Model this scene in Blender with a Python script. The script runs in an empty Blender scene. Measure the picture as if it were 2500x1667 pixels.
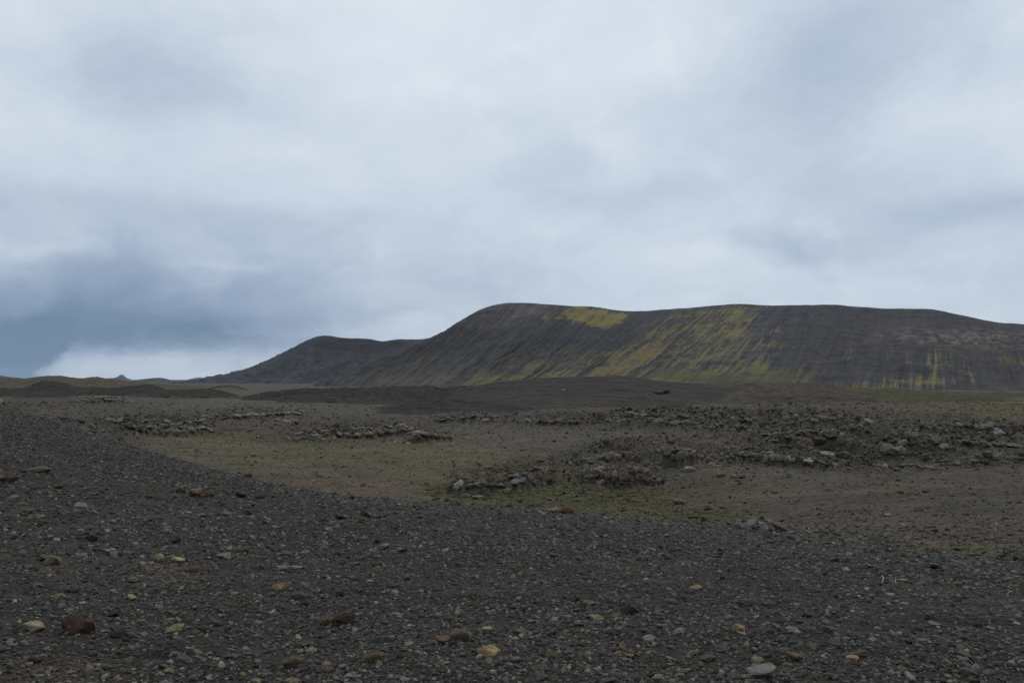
import bpy, bmesh, math, random
import numpy as np
from mathutils import Vector

SC = bpy.context.scene
COL = SC.collection
random.seed(7)
RNG = np.random.default_rng(11)

# ------------------------------------------------------------------ camera
F, CX, CY, HOR = 1962.0, 1250.0, 833.5, 925.0
EYE = 1.65
PITCH = math.atan((HOR - CY) / F)
cd = bpy.data.cameras.new("camera")
cd.sensor_width = 36.0
cd.lens = 36.0 * F / 2500.0
cd.clip_start, cd.clip_end = 0.1, 40000.0
cam = bpy.data.objects.new("camera", cd)
COL.objects.link(cam)
cam.location = (0, 0, EYE)
cam.rotation_euler = (math.pi / 2 + PITCH, 0, 0)
SC.camera = cam
SC.view_settings.view_transform = 'Standard'
SC.view_settings.look = 'None'
SC.view_settings.exposure = 0.0
SC.view_settings.gamma = 1.0
SC.view_settings.use_curve_mapping = False
SC.cycles.use_denoising = True
SC.cycles.denoising_prefilter = 'NONE'
SC.cycles.max_bounces = 5
SC.cycles.diffuse_bounces = 2
SC.cycles.glossy_bounces = 1
SC.cycles.transmission_bounces = 1
SC.cycles.volume_bounces = 1
SC.cycles.caustics_reflective = False
SC.cycles.caustics_refractive = False

SP, CP = math.sin(PITCH), math.cos(PITCH)


def pix_dir(X, Y):
    a = (np.asarray(X, float) - CX) / F
    b = (CY - np.asarray(Y, float)) / F
    return a, CP - b * SP, SP + b * CP


def pix_point(X, Y, d):
    """point seen at photo pixel X, Y whose distance along +y is d"""
    a, fy, fz = pix_dir(X, Y)
    k = np.asarray(d, float) / fy
    return a * k, fy * k, EYE + fz * k


def to_pix(x, y, z):
    dz = np.asarray(z) - EYE
    y = np.asarray(y)
    fwd = np.maximum(y * CP + dz * SP, 1e-3)
    up = -y * SP + dz * CP
    return CX + F * np.asarray(x) / fwd, CY - F * up / fwd


def lin(c):
    c = np.asarray(c, float) / 255.0
    return np.where(c <= 0.04045, c / 12.92, ((c + 0.055) / 1.055) ** 2.4)


IRR = np.array((0.81, 0.865, 0.925))     # brightness of a white up-facing surface under this sky


def alb(r, g, b):
    return lin((r, g, b)) / IRR


# ------------------------------------------------------------------ world: overcast sky
SUN_EL, SUN_AZ = math.radians(52), math.radians(25)      # azimuth from +y towards +x
world = bpy.data.worlds.new("World")
SC.world = world
world.use_nodes = True
NT = world.node_tree
NT.nodes.clear()


class NB:
    """tiny node builder"""
    def __init__(self, nt):
        self.nt = nt

    def new(self, t, **kw):
        n = self.nt.nodes.new(t)
        for k, v in kw.items():
            setattr(n, k, v)
        return n

    def set(self, sock, v):
        if v is None:
            return
        if hasattr(v, 'is_linked'):
            self.nt.links.new(v, sock)
        else:
            sock.default_value = v

    def math(self, op, a, b=None, c=None, clamp=False):
        n = self.new('ShaderNodeMath', operation=op, use_clamp=clamp)
        self.set(n.inputs[0], a)
        self.set(n.inputs[1], b)
        self.set(n.inputs[2], c)
        return n.outputs[0]

    def vec(self, op, a, b=None):
        n = self.new('ShaderNodeVectorMath', operation=op)
        self.set(n.inputs[0], a)
        self.set(n.inputs[1], b)
        return n.outputs['Value'] if op in ('DOT_PRODUCT', 'LENGTH') else n.outputs[0]

    def noise(self, v, scale, detail=4, rough=0.5, dist=0.0, color=False):
        n = self.new('ShaderNodeTexNoise')
        self.set(n.inputs['Vector'], v)
        n.inputs['Scale'].default_value = scale
        n.inputs['Detail'].default_value = detail
        n.inputs['Roughness'].default_value = rough
        n.inputs['Distortion'].default_value = dist
        return n.outputs['Color' if color else 'Fac']

    def ramp(self, fac, stops, interp='LINEAR'):
        n = self.new('ShaderNodeValToRGB')
        cr = n.color_ramp
        cr.interpolation = interp
        while len(cr.elements) < len(stops):
            cr.elements.new(0.5)
        for e, (p, c) in zip(cr.elements, stops):
            e.position = p
            e.color = (*c, 1) if len(c) == 3 else c
        self.set(n.inputs[0], fac)
        return n.outputs[0]

    def mix(self, fac, a, b, blend='MIX'):
        n = self.new('ShaderNodeMix', data_type='RGBA', blend_type=blend)
        self.set(n.inputs[0], fac)
        self.set(n.inputs[6], a)
        self.set(n.inputs[7], b)
        return n.outputs[2]

    def maprange(self, v, a, b, c, d, smooth=False):
        n = self.new('ShaderNodeMapRange')
        if smooth:
            n.interpolation_type = 'SMOOTHSTEP'
        self.set(n.inputs[0], v)
        for i, q in enumerate((a, b, c, d)):
            n.inputs[1 + i].default_value = q
        return n.outputs[0]


w = NB(NT)
gen = w.new('ShaderNodeTexCoord').outputs['Generated']
sep = w.new('ShaderNodeSeparateXYZ')
NT.links.new(gen, sep.inputs[0])
az = w.math('ARCTAN2', sep.outputs[0], sep.outputs[1])
el = w.math('ARCSINE', sep.outputs[2])
elp = w.math('MAXIMUM', el, 0.0)
# perspective of a flat cloud deck
inv = w.math('DIVIDE', 1.0, w.math('ADD', w.math('MAXIMUM', sep.outputs[2], 0.0), 0.16))
cmb = w.new('ShaderNodeCombineXYZ')
NT.links.new(w.math('MULTIPLY', sep.outputs[0], inv), cmb.inputs[0])
NT.links.new(w.math('MULTIPLY', sep.outputs[1], inv), cmb.inputs[1])
deck = cmb.outputs[0]
# az / elevation, warped so that cloud edges are ragged
ae = w.new('ShaderNodeCombineXYZ')
NT.links.new(az, ae.inputs[0])
NT.links.new(el, ae.inputs[1])
aes = w.vec('MULTIPLY', ae.outputs[0], (1.0, 1.45, 1.0))
wn = w.noise(aes, 5.0, 5, 0.55, color=True)
wv = w.vec('MULTIPLY', w.vec('SUBTRACT', wn, (0.5, 0.5, 0.5)), (0.15, 0.07, 0.0))
aew = w.vec('ADD', ae.outputs[0], wv)
fine = w.noise(aes, 26.0, 5, 0.6, color=True)
aew = w.vec('ADD', aew, w.vec('MULTIPLY', w.vec('SUBTRACT', fine, (0.5, 0.5, 0.5)), (0.030, 0.016, 0.0)))


def sky_pix(X, Y):
    a, fy, fz = pix_dir(X, Y)
    return math.atan2(a, fy), math.asin(fz / math.sqrt(a * a + fy * fy + fz * fz))


# banks of thicker and thinner cloud: (photo x, photo y, half width, half height, thickness)
SKY_BLOBS = [
    (290, 130, 190, 130, .20), (480, 190, 230, 90, .14), (560, 30, 230, 50, .08),
    (2110, 50, 230, 130, .24), (1900, 150, 240, 140, .14), (2000, 260, 160, 90, .08),
    (1000, 180, 420, 220, -.10), (1640, 140, 150, 85, -.12), (480, 340, 380, 50, -.06),
    (60, 60, 130, 130, -.10), (80, 500, 420, 50, .13), (700, 540, 420, 50, .06),
    (120, 660, 520, 120, .16), (330, 640, 200, 30, .06), (540, 645, 120, 14, -.12), (80, 615, 150, 16, -.12),
    (250, 740, 430, 70, .17), (430, 812, 240, 42, .32), (140, 815, 300, 90, .30), (300, 740, 380, 80, .16),
    (20, 880, 80, 70, .26), (-10, 935, 110, 70, .30), (420, 850, 260, 24, .12), (620, 790, 180, 34, .14), (230, 905, 90, 22, -.10),
    (820, 850, 180, 36, .14), (720, 815, 110, 16, -.06), (1000, 765, 80, 16, .10), (860, 790, 120, 16, -.05),
    (900, 700, 400, 60, .08), (1150, 650, 320, 120, .05),
    (1740, 628, 150, 24, -.11), (1730, 650, 60, 14, -.05), (1990, 612, 190, 40, .14), (1960, 655, 90, 16, -.10),
    (2380, 520, 300, 44, .16), (2000, 440, 300, 60, .10), (1450, 480, 220, 50, .09), (1600, 880, 500, 120, -.10), (1350, 420, 160, 60, .08), (1180, 330, 200, 60, .05), (1550, 250, 130, 60, .06),
]
t = w.maprange(el, 0.0, 0.45, 0.50, 0.17)
for (X, Y, sx, sy, a) in SKY_BLOBS:
    A, E = sky_pix(X, Y)
    q = w.vec('MULTIPLY', w.vec('SUBTRACT', aew, (A, E, 0)), (F / sx, F / sy, 0))
    g = w.math('EXPONENT', w.math('MULTIPLY', w.vec('DOT_PRODUCT', q, q), -1.0))
    t = w.math('MULTIPLY_ADD', g, a, t)
nd = w.noise(deck, 1.9, 8, 0.58, 0.5)
t = w.math('ADD', t, w.math('MULTIPLY', w.math('SUBTRACT', nd, 0.5), 0.24))
ne = w.noise(w.vec('ADD', aes, w.vec('MULTIPLY', wv, (1.6, 1.6, 1.0))), 7.0, 9, 0.6, 0.25)
t = w.math('ADD', t, w.math('MULTIPLY', w.math('SUBTRACT', ne, 0.5), 0.36))
# puffy bases: creased noise, strongest low in the sky
nb_ = w.math('ABSOLUTE', w.math('SUBTRACT', w.noise(w.vec('ADD', aes, w.vec('MULTIPLY', wv, (2.2, 2.2, 1.0))), 3.4, 7, 0.5), 0.5))
low = w.maprange(el, 0.02, 0.40, 0.75, 0.30)
t = w.math('ADD', t, w.math('MULTIPLY', w.math('SUBTRACT', w.math('MULTIPLY', nb_, 2.2), 0.22), w.math('MULTIPLY', low, 0.58)))
sft = w.vec('ADD', ae.outputs[0], w.vec('MULTIPLY', w.vec('SUBTRACT', fine, (0.5, 0.5, 0.5)), (0.045, 0.030, 0.0)))
ssp = w.new('ShaderNodeSeparateXYZ')
NT.links.new(sft, ssp.inputs[0])
A0, E0 = sky_pix(88, 925)
A1, E1 = sky_pix(690, 862)
side = w.math('MULTIPLY_ADD', ssp.outputs[1], -0.75, ssp.outputs[0])          # the edge leans to the right upwards
shaft = w.math('MULTIPLY', w.maprange(side, A0 - .010, A0 + .006, 1, 0, True), w.maprange(ssp.outputs[1], .035, .075, 1, 0, True))
gap = w.math('MULTIPLY', w.maprange(side, A0 - .006, A0 + .010, 0, 1, True), w.maprange(ssp.outputs[1], E1 - .004, E1 + .016, 1, 0, True))
gap = w.math('MULTIPLY', gap, w.maprange(ssp.outputs[0], A1 - .05, A1 + .10, 1, 0, True))
t = w.math('MULTIPLY_ADD', shaft, .26, t)
t = w.math('MULTIPLY_ADD', gap, -.10, t)
t = w.math('MULTIPLY', t, w.maprange(t, 0.7, 1.4, 1.0, 0.80))
cloud = w.ramp(t, [(0.0, lin((227, 235, 243))), (0.25, lin((207, 218, 230))), (0.5, lin((181, 195, 213))),
                   (0.75, lin((149, 167, 192))), (1.0, lin((106, 131, 160)))])
sky = w.new('ShaderNodeTexSky', sky_type='NISHITA', sun_disc=False, sun_elevation=SUN_EL, sun_rotation=SUN_AZ)
bg1 = w.new('ShaderNodeBackground')
bg1.inputs[1].default_value = 0.1
NT.links.new(sky.outputs[0], bg1.inputs[0])
bg2 = w.new('ShaderNodeBackground')
NT.links.new(cloud, bg2.inputs[0])
bg2.inputs[1].default_value = 1.0
mx = w.new('ShaderNodeMixShader')
mx.inputs[0].default_value = 0.95
NT.links.new(bg1.outputs[0], mx.inputs[1])
NT.links.new(bg2.outputs[0], mx.inputs[2])
wo = w.new('ShaderNodeOutputWorld')
NT.links.new(mx.outputs[0], wo.inputs[0])

# ------------------------------------------------------------------ sun behind thin cloud
sd = bpy.data.lights.new("sun", 'SUN')
sd.energy = 1.1
sd.angle = math.radians(10)
sd.color = (1.0, 0.96, 0.9)
sun = bpy.data.objects.new("sun", sd)
COL.objects.link(sun)
sv = Vector((math.sin(SUN_AZ) * math.cos(SUN_EL), math.cos(SUN_AZ) * math.cos(SUN_EL), math.sin(SUN_EL)))
sun.rotation_euler = (-sv).to_track_quat('-Z', 'Y').to_euler()
sun.location = (0, 0, 50)


# ------------------------------------------------------------------ numpy noise
def _hash(ix, iy, seed):
    h = (ix.astype(np.int64) * 374761393 + iy.astype(np.int64) * 668265263 + seed * 974711) & 0xffffffff
    h = ((h ^ (h >> 13)) * 1274126177) & 0xffffffff
    h = ((h ^ (h >> 15)) * 2246822519) & 0xffffffff
    return (h ^ (h >> 16)).astype(np.float64) / 4294967296.0


def pnoise(x, y, seed=0):
    x, y = np.broadcast_arrays(np.asarray(x, float), np.asarray(y, float))
    ix, iy = np.floor(x), np.floor(y)
    fx, fy = x - ix, y - iy
    ix, iy = ix.astype(np.int64), iy.astype(np.int64)
    u = fx * fx * fx * (fx * (fx * 6 - 15) + 10)
    v = fy * fy * fy * (fy * (fy * 6 - 15) + 10)

    def g(a, b):
        th = _hash(ix + a, iy + b, seed) * 2 * np.pi
        return np.cos(th) * (fx - a) + np.sin(th) * (fy - b)
    n0 = g(0, 0) * (1 - u) + g(1, 0) * u
    n1 = g(0, 1) * (1 - u) + g(1, 1) * u
    return (n0 * (1 - v) + n1 * v) * 1.5


def fbm(x, y, oc=4, seed=0, gain=0.5, ridged=False):
    tot, a, f, nrm = 0.0, 1.0, 1.0, 0.0
    for i in range(oc):
        n = pnoise(np.asarray(x) * f + 17.3 * i, np.asarray(y) * f - 9.1 * i, seed + i)
        if ridged:
            n = 1 - 2 * np.abs(n)
        tot = tot + n * a
        nrm += a
        a *= gain
        f *= 2.03
    return tot / nrm


def worley(x, y, seed=0):
    x, y = np.asarray(x, float), np.asarray(y, float)
    ix, iy = np.floor(x).astype(np.int64), np.floor(y).astype(np.int64)
    f1 = np.full(x.shape, 9.0)
    f2 = np.full(x.shape, 9.0)
    cid = np.zeros(x.shape)
    for a in (-1, 0, 1):
        for b in (-1, 0, 1):
            px = ix + a + _hash(ix + a, iy + b, seed)
            py = iy + b + _hash(ix + a, iy + b, seed + 5)
            d = (px - x) ** 2 + (py - y) ** 2
            near = d < f1
            f2 = np.where(near, f1, np.minimum(f2, d))
            cid = np.where(near, _hash(ix + a, iy + b, seed + 9), cid)
            f1 = np.where(near, d, f1)
    return np.sqrt(f1), np.sqrt(f2), cid


def sstep(a, b, x):
    q = np.clip((x - a) / (b - a), 0, 1)
    return q * q * (3 - 2 * q)


def blobs(X, Y, lst):
    """sum of soft patches: (x, y, half x, half y, amount[, tilt in degrees])"""
    o = np.zeros(np.shape(X))
    for b in lst:
        x0, y0, sx, sy, a = b[:5]
        dx, dy = X - x0, Y - y0
        if len(b) > 5:
            c, s = math.cos(math.radians(b[5])), math.sin(math.radians(b[5]))
            dx, dy = dx * c + dy * s, -dx * s + dy * c
        o = o + a * np.exp(-(dx / sx) ** 2 - (dy / sy) ** 2)
    return o


# ------------------------------------------------------------------ mesh helpers
def tag(o, label=None, cat=None, group=None, kind=None):
    if label:
        o['label'] = label
    if cat:
        o['category'] = cat
    if group:
        o['group'] = group
    if kind:
        o['kind'] = kind
    return o


def np_mesh(name, co, faces, colors=None, smooth=True):
    """mesh from vertex array, (n,3|4) face index array and optional per-vertex linear colours"""
    me = bpy.data.meshes.new(name)
    n, k = faces.shape
    me.vertices.add(len(co))
    me.vertices.foreach_set('co', np.ascontiguousarray(co, np.float32).ravel())
    me.loops.add(n * k)
    me.loops.foreach_set('vertex_index', np.ascontiguousarray(faces, np.int32).ravel())
    me.polygons.add(n)
    me.polygons.foreach_set('loop_start', np.arange(0, n * k, k, dtype=np.int32))
    me.polygons.foreach_set('use_smooth', np.full(n, smooth))
    me.update(calc_edges=True)
    if colors is not None:
        at = me.color_attributes.new('tint', 'FLOAT_COLOR', 'POINT')
        c4 = np.ones((len(co), 4), np.float32)
        c4[:, :3] = colors
        at.data.foreach_set('color', c4.ravel())
    return me


def grid_faces(nr, nc, wrap=False):
    i = np.arange(nr - 1)[:, None]
    j = np.arange(nc if wrap else nc - 1)[None, :]
    j2 = (j + 1) % nc
    a = i * nc + j
    b = i * nc + j2
    c = (i + 1) * nc + j2
    d = (i + 1) * nc + j
    return np.stack(np.broadcast_arrays(a, b, c, d), -1).reshape(-1, 4)


def link(name, me, mat, parent=None):
    o = bpy.data.objects.new(name, me)
    COL.objects.link(o)
    if mat and not me.materials:
        me.materials.append(mat)
    if parent:
        o.parent = parent
    return o


# ------------------------------------------------------------------ materials
def terrain_material(name, scales, contrast=0.5, bump=0.3, bump_dist=0.05, speck=None):
    """tint attribute broken up by several sizes of noise; scales in 1/m"""
    m = bpy.data.materials.new(name)
    m.use_nodes = True
    nt = m.node_tree
    b = NB(nt)
    p = nt.nodes['Principled BSDF']
    p.inputs['Roughness'].default_value = 0.95
    p.inputs['Specular IOR Level'].default_value = 0.15
    at = b.new('ShaderNodeAttribute', attribute_name='tint')
    pos = b.new('ShaderNodeNewGeometry').outputs['Position']
    f, h = None, None
    for i, s in enumerate(scales):
        n = b.noise(pos, s, 5, 0.65)
        v = b.maprange(n, 0.25, 0.75, 1.0 - contrast, 1.0 + contrast)
        f = v if f is None else b.math('MULTIPLY', f, v)
        hn = b.math('MULTIPLY', n, 1.0 / s)
        h = hn if h is None else b.math('ADD', h, hn)
    c = b.vec('SCALE', at.outputs['Color'])
    nt.links.new(f, c.node.inputs['Scale'])
    hue = b.noise(pos, scales[0] * 0.6, 3, 0.6, color=True)
    hue = b.vec('ADD', b.vec('MULTIPLY', b.vec('SUBTRACT', hue, (.5, .5, .5)), (.3, .25, .35)), (1, 1, 1))
    c = b.vec('MULTIPLY', c, hue)
    if speck:
        vs = b.new('ShaderNodeTexVoronoi', feature='F1')
        nt.links.new(pos, vs.inputs['Vector'])
        vs.inputs['Scale'].default_value = speck
        sepc = b.new('ShaderNodeSeparateColor')
        nt.links.new(vs.outputs['Color'], sepc.inputs[0])
        k = b.maprange(sepc.outputs[0], 0, 1, 0.55, 1.5)
        k2 = b.new('ShaderNodeVectorMath', operation='SCALE')
        nt.links.new(c, k2.inputs[0])
        nt.links.new(k, k2.inputs['Scale'])
        c = k2.outputs[0]
        h = b.math('ADD', h, b.math('MULTIPLY', vs.outputs['Distance'], -0.8 / speck))
    nt.links.new(c, p.inputs['Base Color'])
    bp = b.new('ShaderNodeBump')
    bp.inputs['Strength'].default_value = bump
    bp.inputs['Distance'].default_value = bump_dist
    nt.links.new(h, bp.inputs['Height'])
    nt.links.new(bp.outputs[0], p.inputs['Normal'])
    return m


M_GROUND = terrain_material('gravelly_ground', (0.35, 2.2, 14.0), 0.34, 0.6, 1.0, speck=42.0)
M_HILL = terrain_material('scoria_slope', (0.06, 0.3, 1.1), 0.20, 0.35, 1.5)
M_LAVA = terrain_material('dark_lava', (0.12, 0.6, 3.0), 0.34, 0.8, 1.5)


def tint_material(name, bump=0.4):
    m = bpy.data.materials.new(name)
    m.use_nodes = True
    nt = m.node_tree
    b = NB(nt)
    p = nt.nodes['Principled BSDF']
    p.inputs['Roughness'].default_value = 0.92
    p.inputs['Specular IOR Level'].default_value = 0.2
    at = b.new('ShaderNodeAttribute', attribute_name='tint')
    pos = b.new('ShaderNodeNewGeometry').outputs['Position']
    n = b.noise(pos, 60, 3, 0.7)
    c = b.vec('SCALE', at.outputs['Color'])
    nt.links.new(b.maprange(n, .25, .75, .75, 1.25), c.node.inputs['Scale'])
    nt.links.new(c, p.inputs['Base Color'])
    return m


M_GRAVEL = tint_material('loose_gravel')


def stone_material(name, scale=3.0, lichen=0.5):
    """colour from the object's own colour, mottled, pitted and flecked with lichen"""
    m = bpy.data.materials.new(name)
    m.use_nodes = True
    nt = m.node_tree
    b = NB(nt)
    p = nt.nodes['Principled BSDF']
    p.inputs['Roughness'].default_value = 0.9
    p.inputs['Specular IOR Level'].default_value = 0.2
    oi = b.new('ShaderNodeObjectInfo')
    tc = b.new('ShaderNodeTexCoord').outputs['Object']
    rnd = b.new('ShaderNodeCombineXYZ')
    nt.links.new(b.math('MULTIPLY', oi.outputs['Random'], 37.0), rnd.inputs[0])
    nt.links.new(b.math('MULTIPLY', oi.outputs['Random'], 91.0), rnd.inputs[1])
    v = b.vec('ADD', tc, rnd.outputs[0])
    n1 = b.noise(v, scale * 0.45, 5, 0.65, 0.4)
    n2 = b.noise(v, scale * 3.2, 4, 0.7)
    k = b.math('MULTIPLY', b.maprange(n1, .3, .7, .5, 1.5), b.maprange(n2, .3, .7, .5, 1.5))
    c = b.vec('SCALE', oi.outputs['Color'])
    nt.links.new(k, c.node.inputs['Scale'])
    ln = b.noise(v, scale * 1.1, 6, 0.75)
    lf = b.math('MULTIPLY', b.maprange(ln, .58, .68, 0, 1), lichen)
    pale = b.vec('ADD', b.vec('MULTIPLY', oi.outputs['Color'], (1.6, 1.6, 1.6)), (.04, .04, .038))
    c = b.mix(lf, c, pale)
    nt.links.new(c, p.inputs['Base Color'])
    bp = b.new('ShaderNodeBump')
    bp.inputs['Strength'].default_value = 0.7
    bp.inputs['Distance'].default_value = 0.12
    nt.links.new(b.math('ADD', n1, b.math('MULTIPLY', n2, .35)), bp.inputs['Height'])
    nt.links.new(bp.outputs[0], p.inputs['Normal'])
    return m


M_STONE = stone_material('weathered_stone', 2.6, 0.35)
M_CRAG = stone_material('lichened_lava_rock', 4.6, 0.75)

# ------------------------------------------------------------------ ground height
# for each photo column: (distance, photo y or None, height when None)
COLS = [
    (-900, [(2, 0.15), (8, .9), (16, 2.2), (26, 3.6), (34, 3.6), (60, -1.0), (90, -3.0)]),
    (-350, [(2, 0.10), (7, .35), (14, 1.0), (24, 1.75), (30, 1.9), (55, -1.8), (80, -3.2)]),
    (0, [(2, .06), (4, .11), (6, .10), (9, .11), (14, .27), (20, .57), (25, .80), (29, .72), (45, -2.2), (60, -3.3)]),
    (215, [(2, .03), (4, .05), (6, .04), (10, -.05), (15, .02), (20, .13), (24, .16), (28, -.1), (42, -2.6), (55, -3.5)]),
    (430, [(2, 0), (4, 0), (6.5, -.03), (9.5, -.12), (14, -.17), (19, -.27), (22.5, -.46), (26, -1.0), (36, -3.0), (50, -3.6)]),
    (640, [(2, 0), (4, -.02), (8, -.14), (13, -.32), (17.5, -.52), (21, -.95), (30, -2.9), (42, -3.7)]),
    (850, [(2, 0), (4, -.02), (6.5, -.09), (10, -.26), (14.5, -.53), (17.5, -.85), (24, -2.3), (34, -3.7)]),
    (1300, [(2, 0), (4, -.02), (6.5, -.10), (10, -.32), (13, -.50), (15.5, -.78), (22, -2.4), (31, -4.0)]),
    (1700, [(2, 0), (4, -.02), (6.5, -.11), (10, -.40), (12.3, -.60), (14.5, -.88), (20, -2.2), (27, -3.45)]),
    (2100, [(2, 0), (4, -.03), (6.5, -.14), (9.5, -.44), (11.8, -.70), (14, -1.0), (19, -1.9), (27, -2.9)]),
    (2500, [(2, 0), (4, -.03), (6.5, -.16), (9.5, -.52), (11.3, -.77), (13.5, -1.05), (18, -1.75), (27, -2.7)]),
    (3400, [(2, 0), (4, -.03), (6.5, -.2), (9.5, -.6), (12, -.95), (16, -1.5), (27, -2.7)]),
]
# the valley behind: (distance, height) for a few columns
VALLEY = {
    -900: [(150, -3.2), (400, -4), (9000, -6)],
    0: [(90, -3.4), (160, -3.5), (260, -4.0), (500, -5), (9000, -6)],
    430: [(75, -3.7), (110, -3.5), (160, -3.7), (260, -4.2), (9000, -6)],
    850: [(55, -4.2), (75, -4.2), (90, -3.9), (130, -4.1), (200, -4.4), (9000, -6)],
    1300: [(40, -4.45), (52, -4.0), (75, -3.9), (120, -4.0), (200, -4.6), (9000, -6)],
    1700: [(34, -3.95), (42, -3.7), (52, -3.1), (70, -3.2), (100, -3.3), (130, -3.0), (200, -4.4), (9000, -6)],
    2100: [(36, -3.25), (46, -3.35), (58, -2.7), (75, -2.7), (100, -2.7), (140, -2.7), (240, -4.6), (9000, -6)],
    2500: [(36, -3.1), (50, -3.2), (70, -2.9), (95, -2.4), (130, -2.6), (240, -5.2), (9000, -6)],
    3400: [(60, -3), (9000, -6)],
}


def crest_r(azim):
    """distance of the gravel bank's far edge"""
    X = CX + F * np.tan(np.clip(azim, -1.0, 1.0))
    return np.interp(X, [-900, -350, 0, 215, 430, 640, 850, 1300, 1700, 2100, 2500, 3400],
                     [34, 31, 29.5, 27.5, 24.6, 19.8, 16.2, 14.2, 13.0, 12.3, 11.8, 11.8])


_LR = np.linspace(math.log(1.0), math.log(12000), 700)
_AZ = np.linspace(-math.pi, math.pi, 1441)


def _table():
    vx = sorted(VALLEY)
    rows = []
    azs = []
    for X, pts in COLS:
        a = math.atan((X - CX) / F)
        far = []
        if X in VALLEY:
            far = VALLEY[X]
        else:
            lo = max(v for v in vx if v < X)
            hi = min(v for v in vx if v > X)
            kk = (X - lo) / (hi - lo)
            dd = sorted({p[0] for p in VALLEY[lo]} | {p[0] for p in VALLEY[hi]})
            far = [(d, (1 - kk) * np.interp(d, *zip(*VALLEY[lo])) + kk * np.interp(d, *zip(*VALLEY[hi]))) for d in dd]
        last = pts[-1][0]
        allp = pts + [p for p in far if p[0] > last * 1.15]
        d = np.array([p[0] for p in allp]) / math.cos(a)
        z = np.array([p[1] for p in allp])
        rows.append(np.interp(_LR, np.log(d), z, left=0.0))
        azs.append(a)
    rows = np.array(rows)
    # behind the camera: level gravel
    back = np.interp(_LR, np.log([1, 30, 60, 9000]), [0, .5, 0, -6])
    azs = [-math.pi, -2.2] + azs + [2.2, math.pi]
    rows = np.vstack([back, back, rows, back, back])
    T = np.array([np.interp(_AZ, azs, rows[:, i]) for i in range(len(_LR))]).T

    def blur(A, s, ax):
        k = np.exp(-0.5 * (np.arange(-3 * s, 3 * s + 1) / s) ** 2)
        k /= k.sum()
        pad = [(0, 0), (0, 0)]
        pad[ax] = (3 * s, 3 * s)
        P = np.pad(A, pad, mode='wrap' if ax == 0 else 'edge')
        return np.apply_along_axis(lambda q: np.convolve(q, k, 'valid'), ax, P)
    return blur(blur(T, 9, 0), 4, 1)


_T = _table()


def base_h(x, y):
    r = np.sqrt(x * x + y * y)
    a = np.arctan2(x, y)
    fa = (a + math.pi) / (2 * math.pi) * 1440
    fr = np.clip((np.log(np.maximum(r, 1.0)) - _LR[0]) / (_LR[1] - _LR[0]), 0, len(_LR) - 1.001)
    ia = np.clip(fa.astype(int), 0, 1439)
    ir = fr.astype(int)
    ua, ur = fa - ia, fr - ir
    return ((_T[ia, ir] * (1 - ua) + _T[ia + 1, ir] * ua) * (1 - ur)
            + (_T[ia, ir + 1] * (1 - ua) + _T[ia + 1, ir + 1] * ua) * ur)


def rubble_mask(X, Y):
    """where broken lava lies on the valley floor"""
    return blobs(X, Y, [
        (1750, 1030, 330, 22, 1.0), (2050, 1070, 260, 34, 1.0), (2350, 1070, 200, 55, 1.0), (2150, 1120, 200, 26, .8),
        (1560, 1022, 150, 12, .8), (1340, 1026, 120, 12, .6), (1130, 1020, 90, 10, .6), (900, 1040, 200, 16, .5),
        (780, 1066, 110, 16, .9), (330, 1035, 150, 22, 1.0), (600, 1012, 120, 12, .7), (250, 972, 90, 12, .7),
        (480, 1050, 100, 12, .7), (1790, 1110, 280, 22, .8), (1480, 1130, 110, 30, .8), (1260, 1165, 130, 22, .6),
        (1620, 1180, 160, 22, .3), (60, 985, 120, 18, .5)])


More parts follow.
